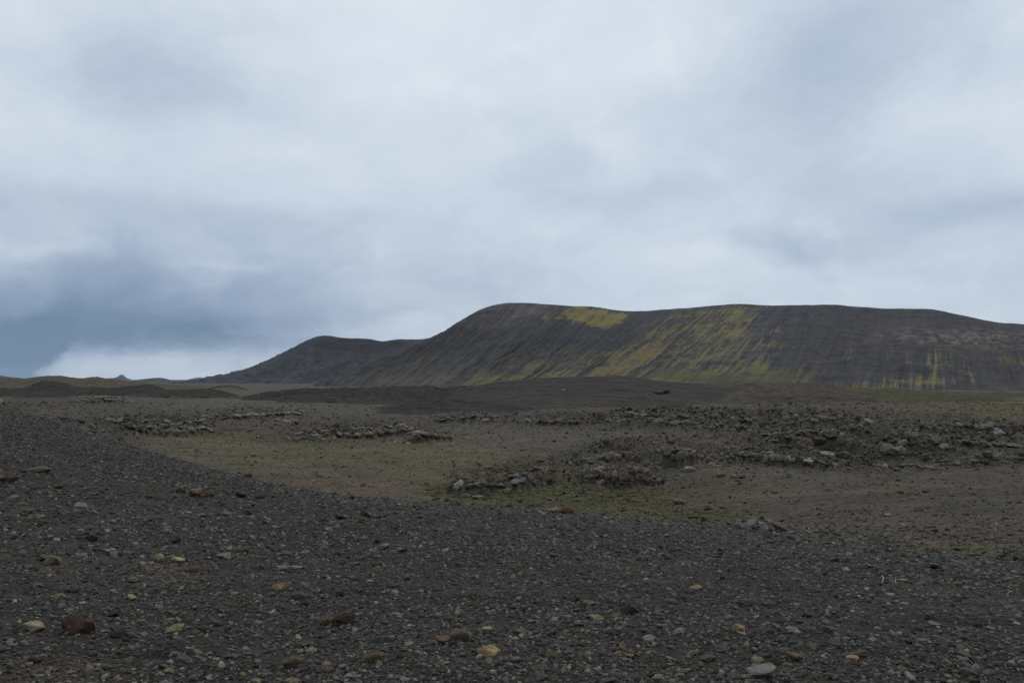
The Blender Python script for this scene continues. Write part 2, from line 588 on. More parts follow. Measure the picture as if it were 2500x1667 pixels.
# rock steps of the valley floor: (photo x, photo y of the foot, height in photo pixels) along each, and how far the top runs back
LEDGES = [
    ([(1100, 1206, 4), (1120, 1208, 22), (1180, 1214, 18), (1215, 1198, 14), (1280, 1200, 24), (1320, 1186, 24), (1350, 1176, 6)], 7),
    ([(1400, 1168, 2), (1460, 1178, 20), (1520, 1190, 28), (1560, 1180, 22), (1620, 1178, 4)], 9),
    ([(1420, 1134, 4), (1480, 1132, 22), (1530, 1128, 14), (1572, 1136, 26), (1620, 1139, 32), (1660, 1139, 30), (1700, 1132, 18), (1780, 1126, 14), (1850, 1118, 16), (1900, 1135, 18), (1960, 1134, 18), (2000, 1140, 16), (2070, 1138, 3)], 14),
    ([(690, 1074, 2), (760, 1077, 11), (830, 1068, 14), (890, 1074, 18), (940, 1066, 16), (1000, 1064, 12), (1040, 1056, 2)], 18),
    ([(985, 1082, 2), (1015, 1083, 18), (1050, 1079, 17), (1110, 1074, 5)], 8),
    ([(1050, 1030, 1), (1080, 1031, 7), (1160, 1029, 11), (1215, 1028, 5), (1290, 1032, 6), (1380, 1036, 11), (1450, 1030, 3)], 30),
    ([(1480, 1024, 1), (1560, 1020, 9), (1640, 1026, 13), (1740, 1026, 14), (1850, 1030, 13), (1960, 1032, 15), (2050, 1032, 10), (2130, 1042, 10), (2200, 1036, 2)], 30),
    ([(1560, 1036, 1), (1640, 1046, 11), (1720, 1048, 13), (1800, 1050, 12), (1880, 1056, 12), (1940, 1066, 10), (2000, 1064, 2)], 20),
    ([(1850, 1076, 2), (1930, 1084, 12), (1956, 1094, 28), (2020, 1094, 32), (2080, 1096, 26), (2150, 1108, 22), (2210, 1110, 20), (2270, 1104, 14), (2340, 1098, 16), (2420, 1096, 14), (2520, 1100, 14), (2700, 1110, 8)], 16),
    ([(2150, 1064, 2), (2220, 1070, 14), (2300, 1076, 13), (2380, 1066, 14), (2450, 1066, 18), (2520, 1070, 16), (2650, 1070, 5)], 16),
    ([(2180, 1150, 1), (2300, 1136, 9), (2400, 1134, 12), (2480, 1128, 14), (2600, 1130, 10), (2700, 1130, 2)], 10),
    ([(150, 1070, 1), (230, 1064, 18), (300, 1066, 15), (370, 1062, 14), (450, 1068, 14), (520, 1056, 8), (560, 1050, 1)], 16),
    ([(490, 1024, 1), (560, 1026, 9), (650, 1020, 9), (730, 1018, 6), (780, 1016, 1)], 30),
    ([(165, 984, 1), (220, 986, 9), (300, 983, 8), (335, 978, 1)], 40),
    ([(1776, 1292, 1), (1810, 1296, 14), (1850, 1298, 20), (1890, 1294, 10), (1920, 1296, 1)], 3),
]
LEDGE_TAB = []
for pts, back in LEDGES:
    q = []
    for X, Y, hp in pts:
        d_ = np.exp(np.linspace(math.log(6.0), math.log(600), 1200))
        x_, y_, z_ = pix_point(X, Y, d_)
        g_ = base_h(x_, y_)
        below = z_ <= g_
        below[np.hypot(x_, y_) < crest_r(np.arctan2(x_, y_)) * .98] = False
        k_ = int(np.argmax(below))
        q.append((math.atan2(x_[k_], y_[k_]), math.hypot(x_[k_], y_[k_]), hp * y_[k_] / F))
    q.sort()
    LEDGE_TAB.append((*np.array(q).T, back))


def ledge_h(x, y):
    """height added by the rock steps, and how rocky the spot is"""
    r, a = np.hypot(x, y), np.arctan2(x, y)
    z, rock = np.zeros(r.shape), np.zeros(r.shape)
    for i, (qa, qr, qh, back) in enumerate(LEDGE_TAB):
        m = np.where((a > qa[0]) & (a < qa[-1]) & (r > qr.min() * .9) & (r < qr.max() * 1.1 + back * 3))
        if not len(m[0]):
            continue
        am, rm, xm, ym = a[m], r[m], x[m], y[m]
        h = np.interp(am, qa, qh, left=0, right=0)
        rl = np.interp(am, qa, qr)
        sc = np.clip(rl / 60, .4, 3)
        rl = rl + sc * (.9 * fbm(xm * .25 / sc, ym * .12 / sc, 4, 700 + i) + .5 * pnoise(xm * 1.1 / sc, ym * .3 / sc, 720 + i))
        h = h * (1 + .7 * fbm(xm * .8 / sc, ym * .4 / sc, 3, 740 + i))
        q = (rm - rl) / sc
        up = .6 * sstep(0, .35, q) + .4 * sstep(.5, 1.1, q + .6 * pnoise(xm * .5 / sc, ym * .5 / sc, 760 + i))
        z[m] += 1.35 * h * up * np.exp(-np.maximum(rm - rl - 1, 0) / back)
        rock[m] = np.maximum(rock[m], np.clip(h / (.25 * sc), 0, 1) * sstep(-.3, .2, q) * np.exp(-np.maximum(q, 0) / 3.5))
    return z, rock


def ground_h(x, y, detail=True):
    x, y = np.asarray(x, float), np.asarray(y, float)
    if x.ndim == 0:
        return ground_h(x[None], y[None], detail)[0]
    z = base_h(x, y)
    if not detail:
        return z
    r = np.sqrt(x * x + y * y)
    a = np.arctan2(x, y)
    bank = sstep(1.12, 0.97, r / crest_r(a))
    z = z + bank * (0.035 * fbm(x * .55, y * .55, 3, 3) + 0.016 * fbm(x * 3.1, y * 3.1, 3, 8))
    val = 1 - bank
    far = np.clip(r / 60, 0.5, 4)
    z = z + val * (0.16 * far * fbm(x * .06, y * .06, 4, 21) + 0.05 * fbm(x * .5, y * .5, 4, 31))
    X, Y = to_pix(x, y, z)
    m = np.clip(rubble_mask(X, Y), 0, 1.2) * val * (y > 15)
    f1, f2, cid = worley(x * .45 + .5 * pnoise(x * .4, y * .4, 50), y * .45, 60)
    g1, g2, gid = worley(x * 1.5, y * 1.3, 77)
    lump = (cid - .35) * sstep(0.02, 0.22, f2 - f1) * .30 + (gid - .4) * sstep(.02, .3, g2 - g1) * .20
    n = fbm(x * .035, y * .075, 5, 93, .55)
    led = sstep(-.05, .01, n) + sstep(.14, .19, n) + .8 * sstep(.30, .35, n)
    z = z + m * (lump + .38 * (led - 1.1) + .25 * fbm(x * .18, y * .18, 3, 91))
    lz, rock = ledge_h(x, y)
    z = z + lz * val + rock * val * .10 * np.clip(r / 50, .5, 3) * fbm(x * 2.0, y * 1.2, 4, 95, .6)
    z = z + val * (.05 + .12 * m) * fbm(x * 1.4, y * 1.1, 3, 97) * np.clip(r / 40, .6, 2.5)
    return z


def ground_hit(X, Y, dmax=1500.0):
    """first point of the ground seen at a photo pixel"""
    d = np.exp(np.linspace(math.log(2.5), math.log(dmax), 1500))
    x, y, z = pix_point(X, Y, d)
    g = ground_h(x, y)
    k = np.argmax(z <= g)
    if z[k] > g[k]:
        return None
    return float(x[k]), float(y[k]), float(g[k])


MOSS = [(1250, 1215, 190, 22, 1.0), (1500, 1215, 260, 34, 1.0), (1690, 1262, 170, 22, 1.1), (1330, 1160, 180, 30, .7),
                         (1120, 1200, 100, 18, .8), (1240, 1140, 140, 20, .5), (1560, 1150, 150, 16, .6), (1830, 1115, 160, 10, .55), (2030, 1255, 70, 10, .75),
                         (2300, 1230, 30, 6, .9), (2110, 1245, 40, 6, .7), (2210, 1205, 40, 8, .6), (700, 1115, 260, 8, .5), (1950, 1020, 60, 6, .5), (2150, 1050, 60, 10, .6)]


# ------------------------------------------------------------------ ground sheet
def build_ground():
    az_mid = np.radians(np.linspace(-41, 41, 1500))
    az_l = np.radians(np.linspace(-180, -41.3, 90, endpoint=False))
    az_r = np.radians(np.linspace(41.3, 180, 90, endpoint=False))
    A = np.concatenate([az_l, az_mid, az_r])
    R = np.concatenate([[0.02], np.linspace(.4, 2.4, 14), np.exp(np.linspace(math.log(2.5), math.log(380), 680)),
                        np.exp(np.linspace(math.log(395), math.log(9000), 60))])
    rr, aa = np.meshgrid(R, A, indexing='ij')
    x, y = (rr * np.sin(aa)).ravel(), (rr * np.cos(aa)).ravel()
    z = ground_h(x, y)
    X, Y = to_pix(x, y, z)
    front = y > 1.0
    r = rr.ravel()
    a = aa.ravel()
    bank = sstep(1.07, 0.985, r / crest_r(a) + .12 * fbm(x * .4, y * .4, 4, 15))
    n1 = fbm(x * .045, y * .045, 4, 41)
    n2 = fbm(x * .22, y * .22, 4, 44)
    n3 = fbm(x * .9, y * .9, 3, 47)
    c = np.tile(alb(66, 62, 55), (len(x), 1))

    def lay(c, m, rgb):
        m = np.clip(m, 0, 1)[:, None]
        return c * (1 - m) + alb(*rgb) * m
    fr = front.astype(float)
    c = lay(c, sstep(.05, .45, fbm(x * .3, y * .16, 4, 63, .6)) * .55, (62, 60, 43))
    c = lay(c, sstep(.12, .5, fbm(x * .22, y * .12, 4, 67, .6)) * .45, (74, 60, 49))
    c = lay(c, sstep(.0, .5, n2) * .5, (64, 61, 57))
    # pale brown plain in the middle, olive sward left of centre, moss under the ledges
    c = lay(c, fr * blobs(X, Y, [(1250, 1065, 420, 34, .8), (900, 1085, 300, 30, .5)]), (70, 66, 60))
    c = lay(c, fr * np.clip(blobs(X, Y, [(820, 1110, 330, 34, 1.1), (620, 1085, 220, 26, .9), (1050, 1140, 220, 50, .9), (480, 1075, 140, 20, .6)]) + .5 * n2, 0, 1) * .9, (74, 70, 53))
    c = lay(c, fr * np.clip(blobs(X, Y, [(900, 1185, 170, 30, 1.0), (700, 1160, 160, 26, .7), (480, 1075, 90, 16, .8), (1830, 1215, 160, 30, .7), (640, 1120, 120, 20, .4)]) + .8 * n3 - .25, 0, 1) * .75, (80, 66, 53))
    mossw = blobs(X, Y, MOSS)
    c = lay(c, fr * sstep(.30, .8, mossw + .6 * n2 + .8 * n3) * .9, (61, 58, 39))
    c = lay(c, fr * sstep(.35, .9, mossw - .3 + .9 * n3 + .4 * n2) * .7, (57, 60, 34))
    c = lay(c, fr * blobs(X, Y, [(2250, 1250, 420, 60, .8), (2450, 1200, 200, 80, .5)]), (60, 56, 50))
    rub = np.clip(rubble_mask(X, Y), 0, 1) * fr
    c = lay(c, rub * .85, (48, 47, 42))
    c = lay(c, rub * sstep(.1, .6, n2 + .5 * n3) * .7, (48, 48, 34))
    _, rock = ledge_h(x, y)
    c = lay(c, rock * .9, (70, 68, 62))
    c = c * (1 + (.25 + .6 * np.maximum(rock, rub)) * fbm(x * 1.5, y * 1.1, 4, 99, .65))[:, None]
    c = lay(c, fr * blobs(X, Y, [(700, 975, 220, 24, .9), (520, 990, 160, 12, .6), (1000, 1003, 160, 10, .7)]), (70, 69, 64))
    c = lay(c, fr * sstep(.3, .8, blobs(X, Y, [(2150, 960, 400, 30, .9), (1800, 965, 200, 20, .8), (2450, 1000, 160, 30, .9)]) + .6 * n1) * .7, (76, 68, 50))
    c = lay(c, fr * sstep(.4, .9, blobs(X, Y, [(2280, 965, 120, 12, .9), (2440, 1000, 120, 16, .7), (470, 1000, 30, 8, .9)]) + .6 * n2) * .6, (62, 64, 40))
    c = lay(c, fr * sstep(.2, .7, blobs(X, Y, [(1450, 985, 260, 18, .8), (2060, 985, 140, 8, .6)]) + .4 * n2) * .8, (62, 56, 51))
    # the gravel bank
    g = np.tile(alb(43, 42, 39), (len(x), 1))
    g = lay(g, sstep(0, .5, fbm(x * .35, y * .35, 4, 55)) * .7, (40, 39, 37))
    ochre = fr * blobs(X, Y, [(420, 1400, 90, 30, 1.), (590, 1360, 50, 22, .7), (590, 1450, 60, 22, .9), (110, 1640, 160, 50, .9), (130, 1390, 60, 30, .6),
                              (800, 1640, 200, 40, .3), (1130, 1400, 60, 14, .6), (950, 1445, 40, 10, .8), (250, 1640, 80, 30, .8), (2250, 1600, 80, 30, .4),
                              (900, 1520, 60, 20, .5), (1430, 1560, 120, 40, .4), (1900, 1620, 150, 40, .4), (2300, 1345, 200, 10, .8), (2420, 1350, 90, 10, .9)])
    g = lay(g, sstep(.3, .9, ochre + .7 * fbm(x * 1.6, y * 1.6, 4, 58)) * .6, (70, 59, 41))
    g = lay(g, fr * sstep(.75, 1.0, r / crest_r(a)) * .6, (58, 60, 60))
    c = c * (1 - bank[:, None]) + g * bank[:, None]
    me = np_mesh('ground', np.stack([x, y, z], 1), grid_faces(len(R), len(A), True), c)
    return tag(link('ground', me, M_GROUND), kind='structure')


build_ground()


# ------------------------------------------------------------------ hills: a front slope, a crest and a back slope
def catmull(P, n):
    P = np.asarray(P, float)
    k = len(P)
    u = np.linspace(0, k - 1, n)
    i = np.clip(u.astype(int), 0, k - 2)
    f = (u - i)[:, None]
    p0, p1, p2, p3 = P[np.maximum(i - 1, 0)], P[i], P[i + 1], P[np.minimum(i + 2, k - 1)]
    m1, m2 = (p2 - p0) / 2, (p3 - p1) / 2
    f2, f3 = f * f, f * f * f
    return (2 * f3 - 3 * f2 + 1) * p1 + (f3 - 2 * f2 + f) * m1 + (-2 * f3 + 3 * f2) * p2 + (f3 - f2) * m2, u


def hill(name, crest, toe, back, mat, ns=500, nt=120, nb=24, power=1.2, rough=0.0, rough_scale=.1, gully=0.0, paint=None, crest_noise=0.0, seed=1):
    """crest: (photo x, photo y, distance); toe: (photo x, distance, height); back: depth of the far side"""
    C = np.array([pix_point(*c) for c in crest], float)
    T = np.array([(pix_point(X, HOR, d)[0], d, z) for X, d, z in toe], float)
    C, u = catmull(C, ns)
    T, _ = catmull(T, ns)
    tt = np.linspace(0, 1, nt)
    g = tt ** power
    g = g - 0.05 * np.maximum(0, (tt - .8) / .2) ** 2 * 0
    P = T[None] * (1 - tt[:, None, None]) + C[None] * tt[:, None, None]
    P[:, :, 2] = T[None, :, 2] * (1 - g[:, None]) + C[None, :, 2] * g[:, None]
    tb = np.linspace(0, 1, nb)[1:]
    dirs = C.copy()
    dirs[:, 2] = 0
    dirs /= np.linalg.norm(dirs, axis=1)[:, None]
    B = C[None] + dirs[None] * (back * tb[:, None, None])
    zb = T[:, 2].min()
    B[:, :, 2] = C[None, :, 2] + (zb - C[None, :, 2]) * (tb[:, None] ** 1.5)
    V = np.concatenate([P, B], 0)
    tv = np.concatenate([tt, np.ones(nb - 1)])
    env = np.concatenate([np.sin(np.pi * np.clip(tt, 0, 1)) ** .7, np.zeros(nb - 1)])
    uu = np.broadcast_to(u[None], V.shape[:2])
    ttv = np.broadcast_to(tv[:, None], V.shape[:2])
    x, y = V[..., 0], V[..., 1]
    if rough:
        e2 = np.concatenate([np.minimum(1, (tt * 5)) * np.where(tt > .93, (1 - (tt - .93) / .07) * (1 - crest_noise) + crest_noise, 1), np.full(nb - 1, crest_noise)])
        V[..., 2] += rough * e2[:, None] * fbm(x * rough_scale, y * rough_scale, 5, seed, .55)
        V[..., 2] += .5 * rough * e2[:, None] * fbm(x * rough_scale * .35, y * rough_scale * .35, 3, seed + 70, ridged=True)
    if gully:
        s = uu * 1.0
        gv = gully * (1 - .8 * sstep(12.5, 16.5, uu)) if len(crest) > 20 else gully
        V[..., 2] += gv * env[:, None] * fbm(s * 5 + .3 * pnoise(s * 2, ttv * 5, seed), ttv * 1.4, 5, seed + 30, .6)
    X, Y = to_pix(V[..., 0], V[..., 1], V[..., 2])
    c = paint(X, Y, uu, ttv, V[..., 0], V[..., 1], V[..., 2])
    me = np_mesh(name, V.reshape(-1, 3), grid_faces(V.shape[0], ns), c.reshape(-1, 3))
    return tag(link(name, me, mat), kind='structure')


def lay2(c, m, rgb):
    m = np.clip(m, 0, 1)[..., None]
    return c * (1 - m) + alb(*rgb) * m


def flat_paint(rgb, rgb2, scale=.02, seed=5):
    def f(X, Y, s, t, x, y, z):
        c = np.tile(alb(*rgb), X.shape + (1,))
        return lay2(c, sstep(-.2, .5, fbm(x * scale, y * scale, 5, seed)), rgb2)
    return f


def mountain_paint(X, Y, s, t, x, y, z):
    c = np.tile(alb(46, 47, 51), X.shape + (1,))
    st = fbm(s * 7, t * 2.2, 5, 201, .6)
    st2 = fbm(s * 22, t * 4.5, 4, 207, .62)
    lump = fbm(x * .02, y * .02, 5, 211, .6)
    sm = fbm(s * 11 + .5 * lump, t * 3.0, 5, 251, .6)
    sb = fbm(s * 4.5, t * 1.8 + .4 * lump, 4, 257, .6)
    c = lay2(c, sstep(-.1, .6, st) * .55, (50, 50, 53))
    c = lay2(c, sstep(.0, .6, st2) * .45, (72, 70, 70))
    c = lay2(c, blobs(X, Y, [(1230, 780, 110, 40, .8), (1300, 755, 120, 16, .6)]) * sstep(-.4, .4, lump), (76, 71, 68))
    # brown bands of rubble right of the middle
    c = lay2(c, blobs(X, Y, [(2010, 870, 60, 50, .4), (2470, 950, 60, 40, .6)]), (64, 57, 52))
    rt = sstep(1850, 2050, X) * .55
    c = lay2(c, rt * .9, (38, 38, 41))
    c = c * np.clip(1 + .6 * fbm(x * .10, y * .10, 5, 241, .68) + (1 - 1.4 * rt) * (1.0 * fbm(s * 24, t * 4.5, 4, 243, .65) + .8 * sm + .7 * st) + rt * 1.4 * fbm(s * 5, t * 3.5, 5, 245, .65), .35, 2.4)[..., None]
    c = lay2(c, sstep(.1, .5, fbm(s * 3, t * 1.2, 4, 247)) * .5, (66, 63, 62))
    c = lay2(c, sstep(.1, .5, fbm(x * .012, y * .03, 4, 249)) * .5, (48, 48, 51))
    band = blobs(X, Y, [(2300, 825, 140, 22, 1.), (2450, 830, 120, 26, 1.), (2200, 812, 80, 16, .6)])
    strata = fbm(s * 3.2, t * 46, 4, 219, .6)
    c = lay2(c, band * sstep(-.2, .4, strata + .4 * lump), (92, 82, 78))
    c = lay2(c, band * sstep(.15, .5, -strata) * .8, (44, 42, 43))
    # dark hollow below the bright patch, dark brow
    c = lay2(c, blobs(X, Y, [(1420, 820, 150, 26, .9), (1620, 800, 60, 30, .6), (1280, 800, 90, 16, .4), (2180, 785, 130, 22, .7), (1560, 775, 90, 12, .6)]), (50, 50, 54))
    # moss: streaks that follow the fall line
    mw = blobs(X, Y, [(1690, 830, 62, 125, .85, 42), (1780, 815, 42, 90, .75, 38), (1350, 885, 200, 40, .34), (1560, 870, 130, 60, .38), (1840, 850, 60, 90, .38, 35), (1640, 800, 60, 60, .35), (2120, 890, 260, 40, .14), (1760, 770, 70, 26, .55), (1590, 885, 55, 80, .75, 50), (1500, 905, 80, 40, .6), (1880, 850, 22, 60, .45, 30),
                      (1270, 928, 190, 13, .75), (1400, 910, 120, 20, .45), (1700, 915, 220, 24, .75), (1880, 915, 80, 26, .55),
                      (2075, 860, 20, 45, .75, 6), (2166, 870, 14, 40, .62, -6), (2281, 890, 22, 40, .75, 4), (2316, 880, 12, 20, .7), (2362, 905, 20, 30, .65, -8), (2220, 885, 12, 36, .5, -8),
                      (2140, 945, 110, 12, .95), (2260, 930, 110, 10, .7), (2480, 880, 40, 18, .85), (2330, 970, 120, 14, .6), (1250, 890, 160, 30, .30), (1000, 925, 160, 25, .35), (1960, 910, 30, 60, .35, 10)])
    m = np.minimum(mw, 1.0) * .8 + .9 * st2 + .9 * sm + .9 * sb + .9 * lump + .5 * fbm(x * .09, y * .09, 4, 263) - .10
    c = lay2(c, sstep(.28, .66, m) * .7 * sstep(.05, .35, mw), (69, 68, 52))
    c = lay2(c, sstep(.56, 1.15, m) * .72 * sstep(.15, .5, mw), (90, 86, 57))
    c = lay2(c, sstep(.6, 1.1, m + .8 * st2 - .3 * lump) * sstep(.2, .6, mw) * .4, (106, 94, 60))
    gw = blobs(X, Y, [(1760, 925, 200, 14, .9), (1900, 910, 60, 22, .7), (1650, 905, 110, 20, .5), (2230, 968, 120, 14, .9), (2480, 880, 50, 20, .6)])
    c = lay2(c, sstep(.3, .9, gw + .4 * st2) * .75, (62, 63, 38))
    # the bright moss field under the brow
    e = .55 * fbm(x * .04, y * .04, 5, 230, .65) + .5 * st2 + .3 * sm
    px = blobs(X, Y, [(1440, 772, 52, 20, 1.2, 8), (1500, 780, 38, 15, 1.0, -20), (1405, 765, 25, 14, .8)])
    c = lay2(c, sstep(.40, .66, px + e) * np.clip(.85 + .6 * sm + .6 * lump, 0, 1), (103, 95, 57))
    px2 = blobs(X, Y, [(1330, 773, 12, 9, 1.0), (1370, 777, 26, 5, .8)])
    c = lay2(c, sstep(.5, .7, px2 + e) * .7, (104, 94, 54))
    c = lay2(c, blobs(X, Y, [(940, 930, 170, 22, .8), (1100, 915, 140, 40, .4), (1000, 890, 90, 30, .3)]) * sstep(-.4, .3, st2), (80, 78, 70))
    return c


CR = [(790, 940, 790), (860, 906, 860), (960, 862, 950), (1063, 820, 1020), (1105, 799, 1050), (1143, 771, 1080), (1180, 753, 1100), (1222, 742, 1110),
      (1260, 739, 1110), (1329, 743, 1100), (1400, 748, 1090), (1451, 750, 1080), (1530, 760, 1070), (1605, 757, 1050), (1700, 750, 1040), (1796, 743, 1020),
      (1892, 746, 1000), (2020, 744, 980), (2083, 748, 970), (2168, 754, 960), (2264, 755, 950), (2338, 768, 940), (2402, 781, 920), (2445, 788, 910),
      (2500, 792, 900), (2700, 812, 880), (3050, 860, 860)]
TX = [740, 765, 800, 835, 855, 885, 920, 960, 1000, 1060, 1120, 1170, 1240, 1310, 1420, 1540, 1680, 1880, 1990, 2120, 2260, 2370, 2460, 2520, 2600, 2900, 3400]
TD = np.interp(TX, [740, 1500, 2100, 3400], [700, 600, 470, 400])
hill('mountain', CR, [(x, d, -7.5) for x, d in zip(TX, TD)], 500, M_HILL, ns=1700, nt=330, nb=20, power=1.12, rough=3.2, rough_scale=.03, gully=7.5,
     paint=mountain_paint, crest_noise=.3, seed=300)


def back_paint(X, Y, s, t, x, y, z):
    c = np.tile(alb(50, 53, 59), X.shape + (1,))
    st2 = fbm(s * 9, t * 3, 5, 407, .62)
    lump = fbm(x * .012, y * .012, 5, 411, .6)
    c = lay2(c, sstep(0, .5, lump) * .6, (48, 49, 54))
    c = lay2(c, sstep(0, .5, st2) * .5, (74, 73, 76))
    c = c * np.clip(1 + 1.2 * fbm(x * .06, y * .06, 5, 441, .68) + .7 * fbm(s * 20, t * 6, 4, 443, .65), .35, 2.2)[..., None]
    c = lay2(c, blobs(X, Y, [(850, 836, 90, 16, .9), (900, 848, 80, 18, .9), (800, 850, 40, 30, .5), (960, 840, 60, 8, .7)]), (36, 37, 41))  # shading under the right half of the crest, painted into the colour
    c = lay2(c, sstep(.25, .7, blobs(X, Y, [(800, 905, 130, 10, .9, -22), (640, 915, 90, 8, .5, -15)]) + .5 * lump) * .8, (42, 42, 47))
    return c


BC = [(330, 952, 1500), (425, 941, 1500), (500, 925, 1500), (595, 904, 1500), (660, 878, 1490), (723, 845, 1480), (755, 828, 1475), (782, 821, 1470), (808, 821, 1465), (850, 825, 1460),
      (898, 827, 1460), (935, 834, 1470), (978, 829, 1480), (1042, 825, 1500), (1090, 815, 1520), (1200, 800, 1540), (1400, 800, 1560)]
BT = [(360, 1150, -8), (380, 1150, -8), (420, 1150, -8), (480, 1150, -8), (520, 1140, -8), (560, 1130, -8), (590, 1130, -8), (620, 1130, -8), (650, 1130, -8), (690, 1130, -8), (740, 1130, -8),
      (790, 1130, -8), (840, 1130, -8), (900, 1130, -8), (960, 1130, -8), (1100, 1130, -8), (1300, 1130, -8)]
hill('hill', BC, BT, 500, M_HILL, ns=700, nt=180, power=1.2, rough=5.0, rough_scale=.025, gully=7.0, paint=back_paint, crest_noise=.45, seed=420)

# far dark rise, far peaks with haze blue painted in, and low rises at the left
hill('hill', [(255, 948, 2000), (320, 930, 2000), (360, 924, 2000), (390, 922, 2000), (412, 926, 2000), (440, 936, 2000), (470, 950, 2000)],
     [(x, 1700, -12) for x in (250, 310, 355, 390, 415, 450, 480)], 400, M_HILL, ns=200, nt=50, power=1.0, rough=1.5, rough_scale=.02,
     paint=flat_paint((52, 52, 56), (44, 44, 48), .01, 31), seed=33)
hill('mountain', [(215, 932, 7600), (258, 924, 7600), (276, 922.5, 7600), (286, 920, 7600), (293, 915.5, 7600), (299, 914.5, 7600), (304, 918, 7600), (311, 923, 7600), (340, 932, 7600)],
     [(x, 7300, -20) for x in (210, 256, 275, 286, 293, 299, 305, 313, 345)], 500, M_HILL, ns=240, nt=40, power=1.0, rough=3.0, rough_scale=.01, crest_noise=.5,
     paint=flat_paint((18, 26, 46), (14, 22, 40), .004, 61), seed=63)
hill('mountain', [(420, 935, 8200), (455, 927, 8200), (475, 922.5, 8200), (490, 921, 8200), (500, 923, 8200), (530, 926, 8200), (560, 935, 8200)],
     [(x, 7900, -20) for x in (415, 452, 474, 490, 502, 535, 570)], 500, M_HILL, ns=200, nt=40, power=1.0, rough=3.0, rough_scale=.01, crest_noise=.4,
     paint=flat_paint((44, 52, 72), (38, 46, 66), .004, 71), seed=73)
hill('hill', [(-300, 905, 2600), (-120, 910, 2600), (-20, 914, 2600), (5, 917, 2600), (25, 920, 2600), (60, 924, 2600), (110, 935, 2600)],
     [(x, 2300, -14) for x in (-300, -120, -20, 5, 25, 60, 115)], 500, M_HILL, ns=200, nt=40, power=1.0, rough=2, rough_scale=.012, crest_noise=.3,
     paint=flat_paint((50, 52, 56), (60, 56, 50), .008, 81), seed=83)


def tan_paint(X, Y, s, t, x, y, z):
    c = np.tile(alb(74, 68, 59), X.shape + (1,))
    n = fbm(x * .05, y * .05, 5, 91, .6)
    c = c * (1 + .9 * fbm(x * .2, y * .2, 4, 97, .65))[..., None]
    c = lay2(c, sstep(-.1, .4, n) * .8, (78, 74, 54))
    c = lay2(c, sstep(.2, .5, fbm(x * .12, y * .12, 4, 95)) * .8, (64, 58, 52))
    return c


hill('hill', [(-500, 925, 640), (-200, 924, 640), (0, 924, 640), (60, 926, 640), (90, 921, 640), (130, 918.5, 640), (150, 918, 640), (175, 923, 640), (200, 924.5, 640), (235, 921.5, 640), (265, 925, 640),
              (290, 928, 640), (330, 934, 640), (420, 941, 640), (500, 946, 640), (600, 950, 640)],
     [(x, 380, -5.5) for x in (-500, -200, 0, 60, 90, 130, 150, 175, 200, 235, 265, 290, 330, 420, 500, 600)], 200, M_LAVA, ns=700, nt=90, power=1.0, rough=1.9, rough_scale=.12,
     paint=tan_paint, crest_noise=.5, seed=93)


def lava_paint(X, Y, s, t, x, y, z):
    c = np.tile(alb(49, 45, 42), X.shape + (1,))
    n = fbm(x * .12, y * .12, 5, 101, .6)
    n2 = fbm(x * .5, y * .5, 4, 103, .6)
    c = lay2(c, sstep(.0, .5, n) * .6, (44, 39, 35))
    c = c * (1 + .7 * fbm(x * .8, y * .8, 4, 107, .65))[..., None]
    c = lay2(c, sstep(.1, .5, n2) * .55, (62, 56, 51))
    c = lay2(c, sstep(.45, .05, t + .3 * n) * .8, (63, 59, 53))
    return c


def lava_ridge(crest, dtoe, dz=-5.2, **kw):
    a = dict(ns=1100, nt=140, nb=16, power=.85, rough=1.0, rough_scale=.2, crest_noise=.6, paint=lava_paint)
    a.update(kw)
    return hill('lava_ridge', crest, [(X, dtoe if not callable(dtoe) else dtoe(X), dz) for X, _, _ in crest], 40, M_LAVA, **a)


lava_ridge([(-420, 940, 300), (-100, 944, 300), (20, 950, 300), (61, 947, 300), (90, 936, 300), (115, 931, 300), (161, 937, 300), (184, 946, 300), (240, 947, 300), (291, 946, 300), (344, 941, 300),
            (375, 942, 300), (413, 953, 300), (497, 950, 300), (536, 954, 300), (566, 962, 300), (600, 972, 300)], 225, seed=110)
hill('hill', [(490, 956, 430), (520, 945, 430), (550, 940.5, 430), (575, 942, 430), (600, 950, 430), (620, 958, 430)], [(x, 395, -5.6) for x in (485, 515, 550, 578, 605, 625)], 60, M_LAVA,
     ns=200, nt=60, power=.8, rough=.5, rough_scale=.2, crest_noise=.5,
     paint=lambda X, Y, s, t, x, y, z: lay2(lay2(np.tile(alb(84, 77, 66), X.shape + (1,)), sstep(.45, .8, t), (48, 44, 40)), sstep(0, .5, fbm(x * .2, y * .2, 4, 5)) * .4, (62, 57, 50)), seed=118)
lava_ridge([(560, 975, 250), (620, 966, 250), (650, 958, 250), (700, 953, 250), (727, 950, 250), (800, 949, 250), (900, 946, 250), (953, 944, 250), (1010, 944, 250), (1045, 941, 250), (1075, 946, 250),
            (1130, 945, 250), (1183, 943, 250), (1250, 944, 250), (1330, 950, 250), (1420, 965, 250)],
           lambda X: float(np.interp(X, [560, 700, 1000, 1420], [225, 190, 178, 178])), seed=125)
lava_ridge([(900, 1004, 150), (960, 990, 150), (1010, 980, 150), (1080, 977, 150), (1160, 978, 150), (1230, 983, 150), (1290, 996, 150), (1330, 1008, 150)], 122, dz=-4.8, rough=.5, seed=133, ns=500)


def knoll_paint(X, Y, s, t, x, y, z):
    c = np.tile(alb(52, 49, 48), X.shape + (1,))
    n = fbm(x * .05, y * .05, 5, 141, .6)
    c = lay2(c, sstep(0, .5, n) * .5, (44, 41, 40))
    c = lay2(c, sstep(.35, .0, t) * .6, (64, 60, 57))
    c = lay2(c, sstep(.45, .7, fbm(x * .6, y * .6, 3, 143)) * .5, (72, 68, 65))
    return c


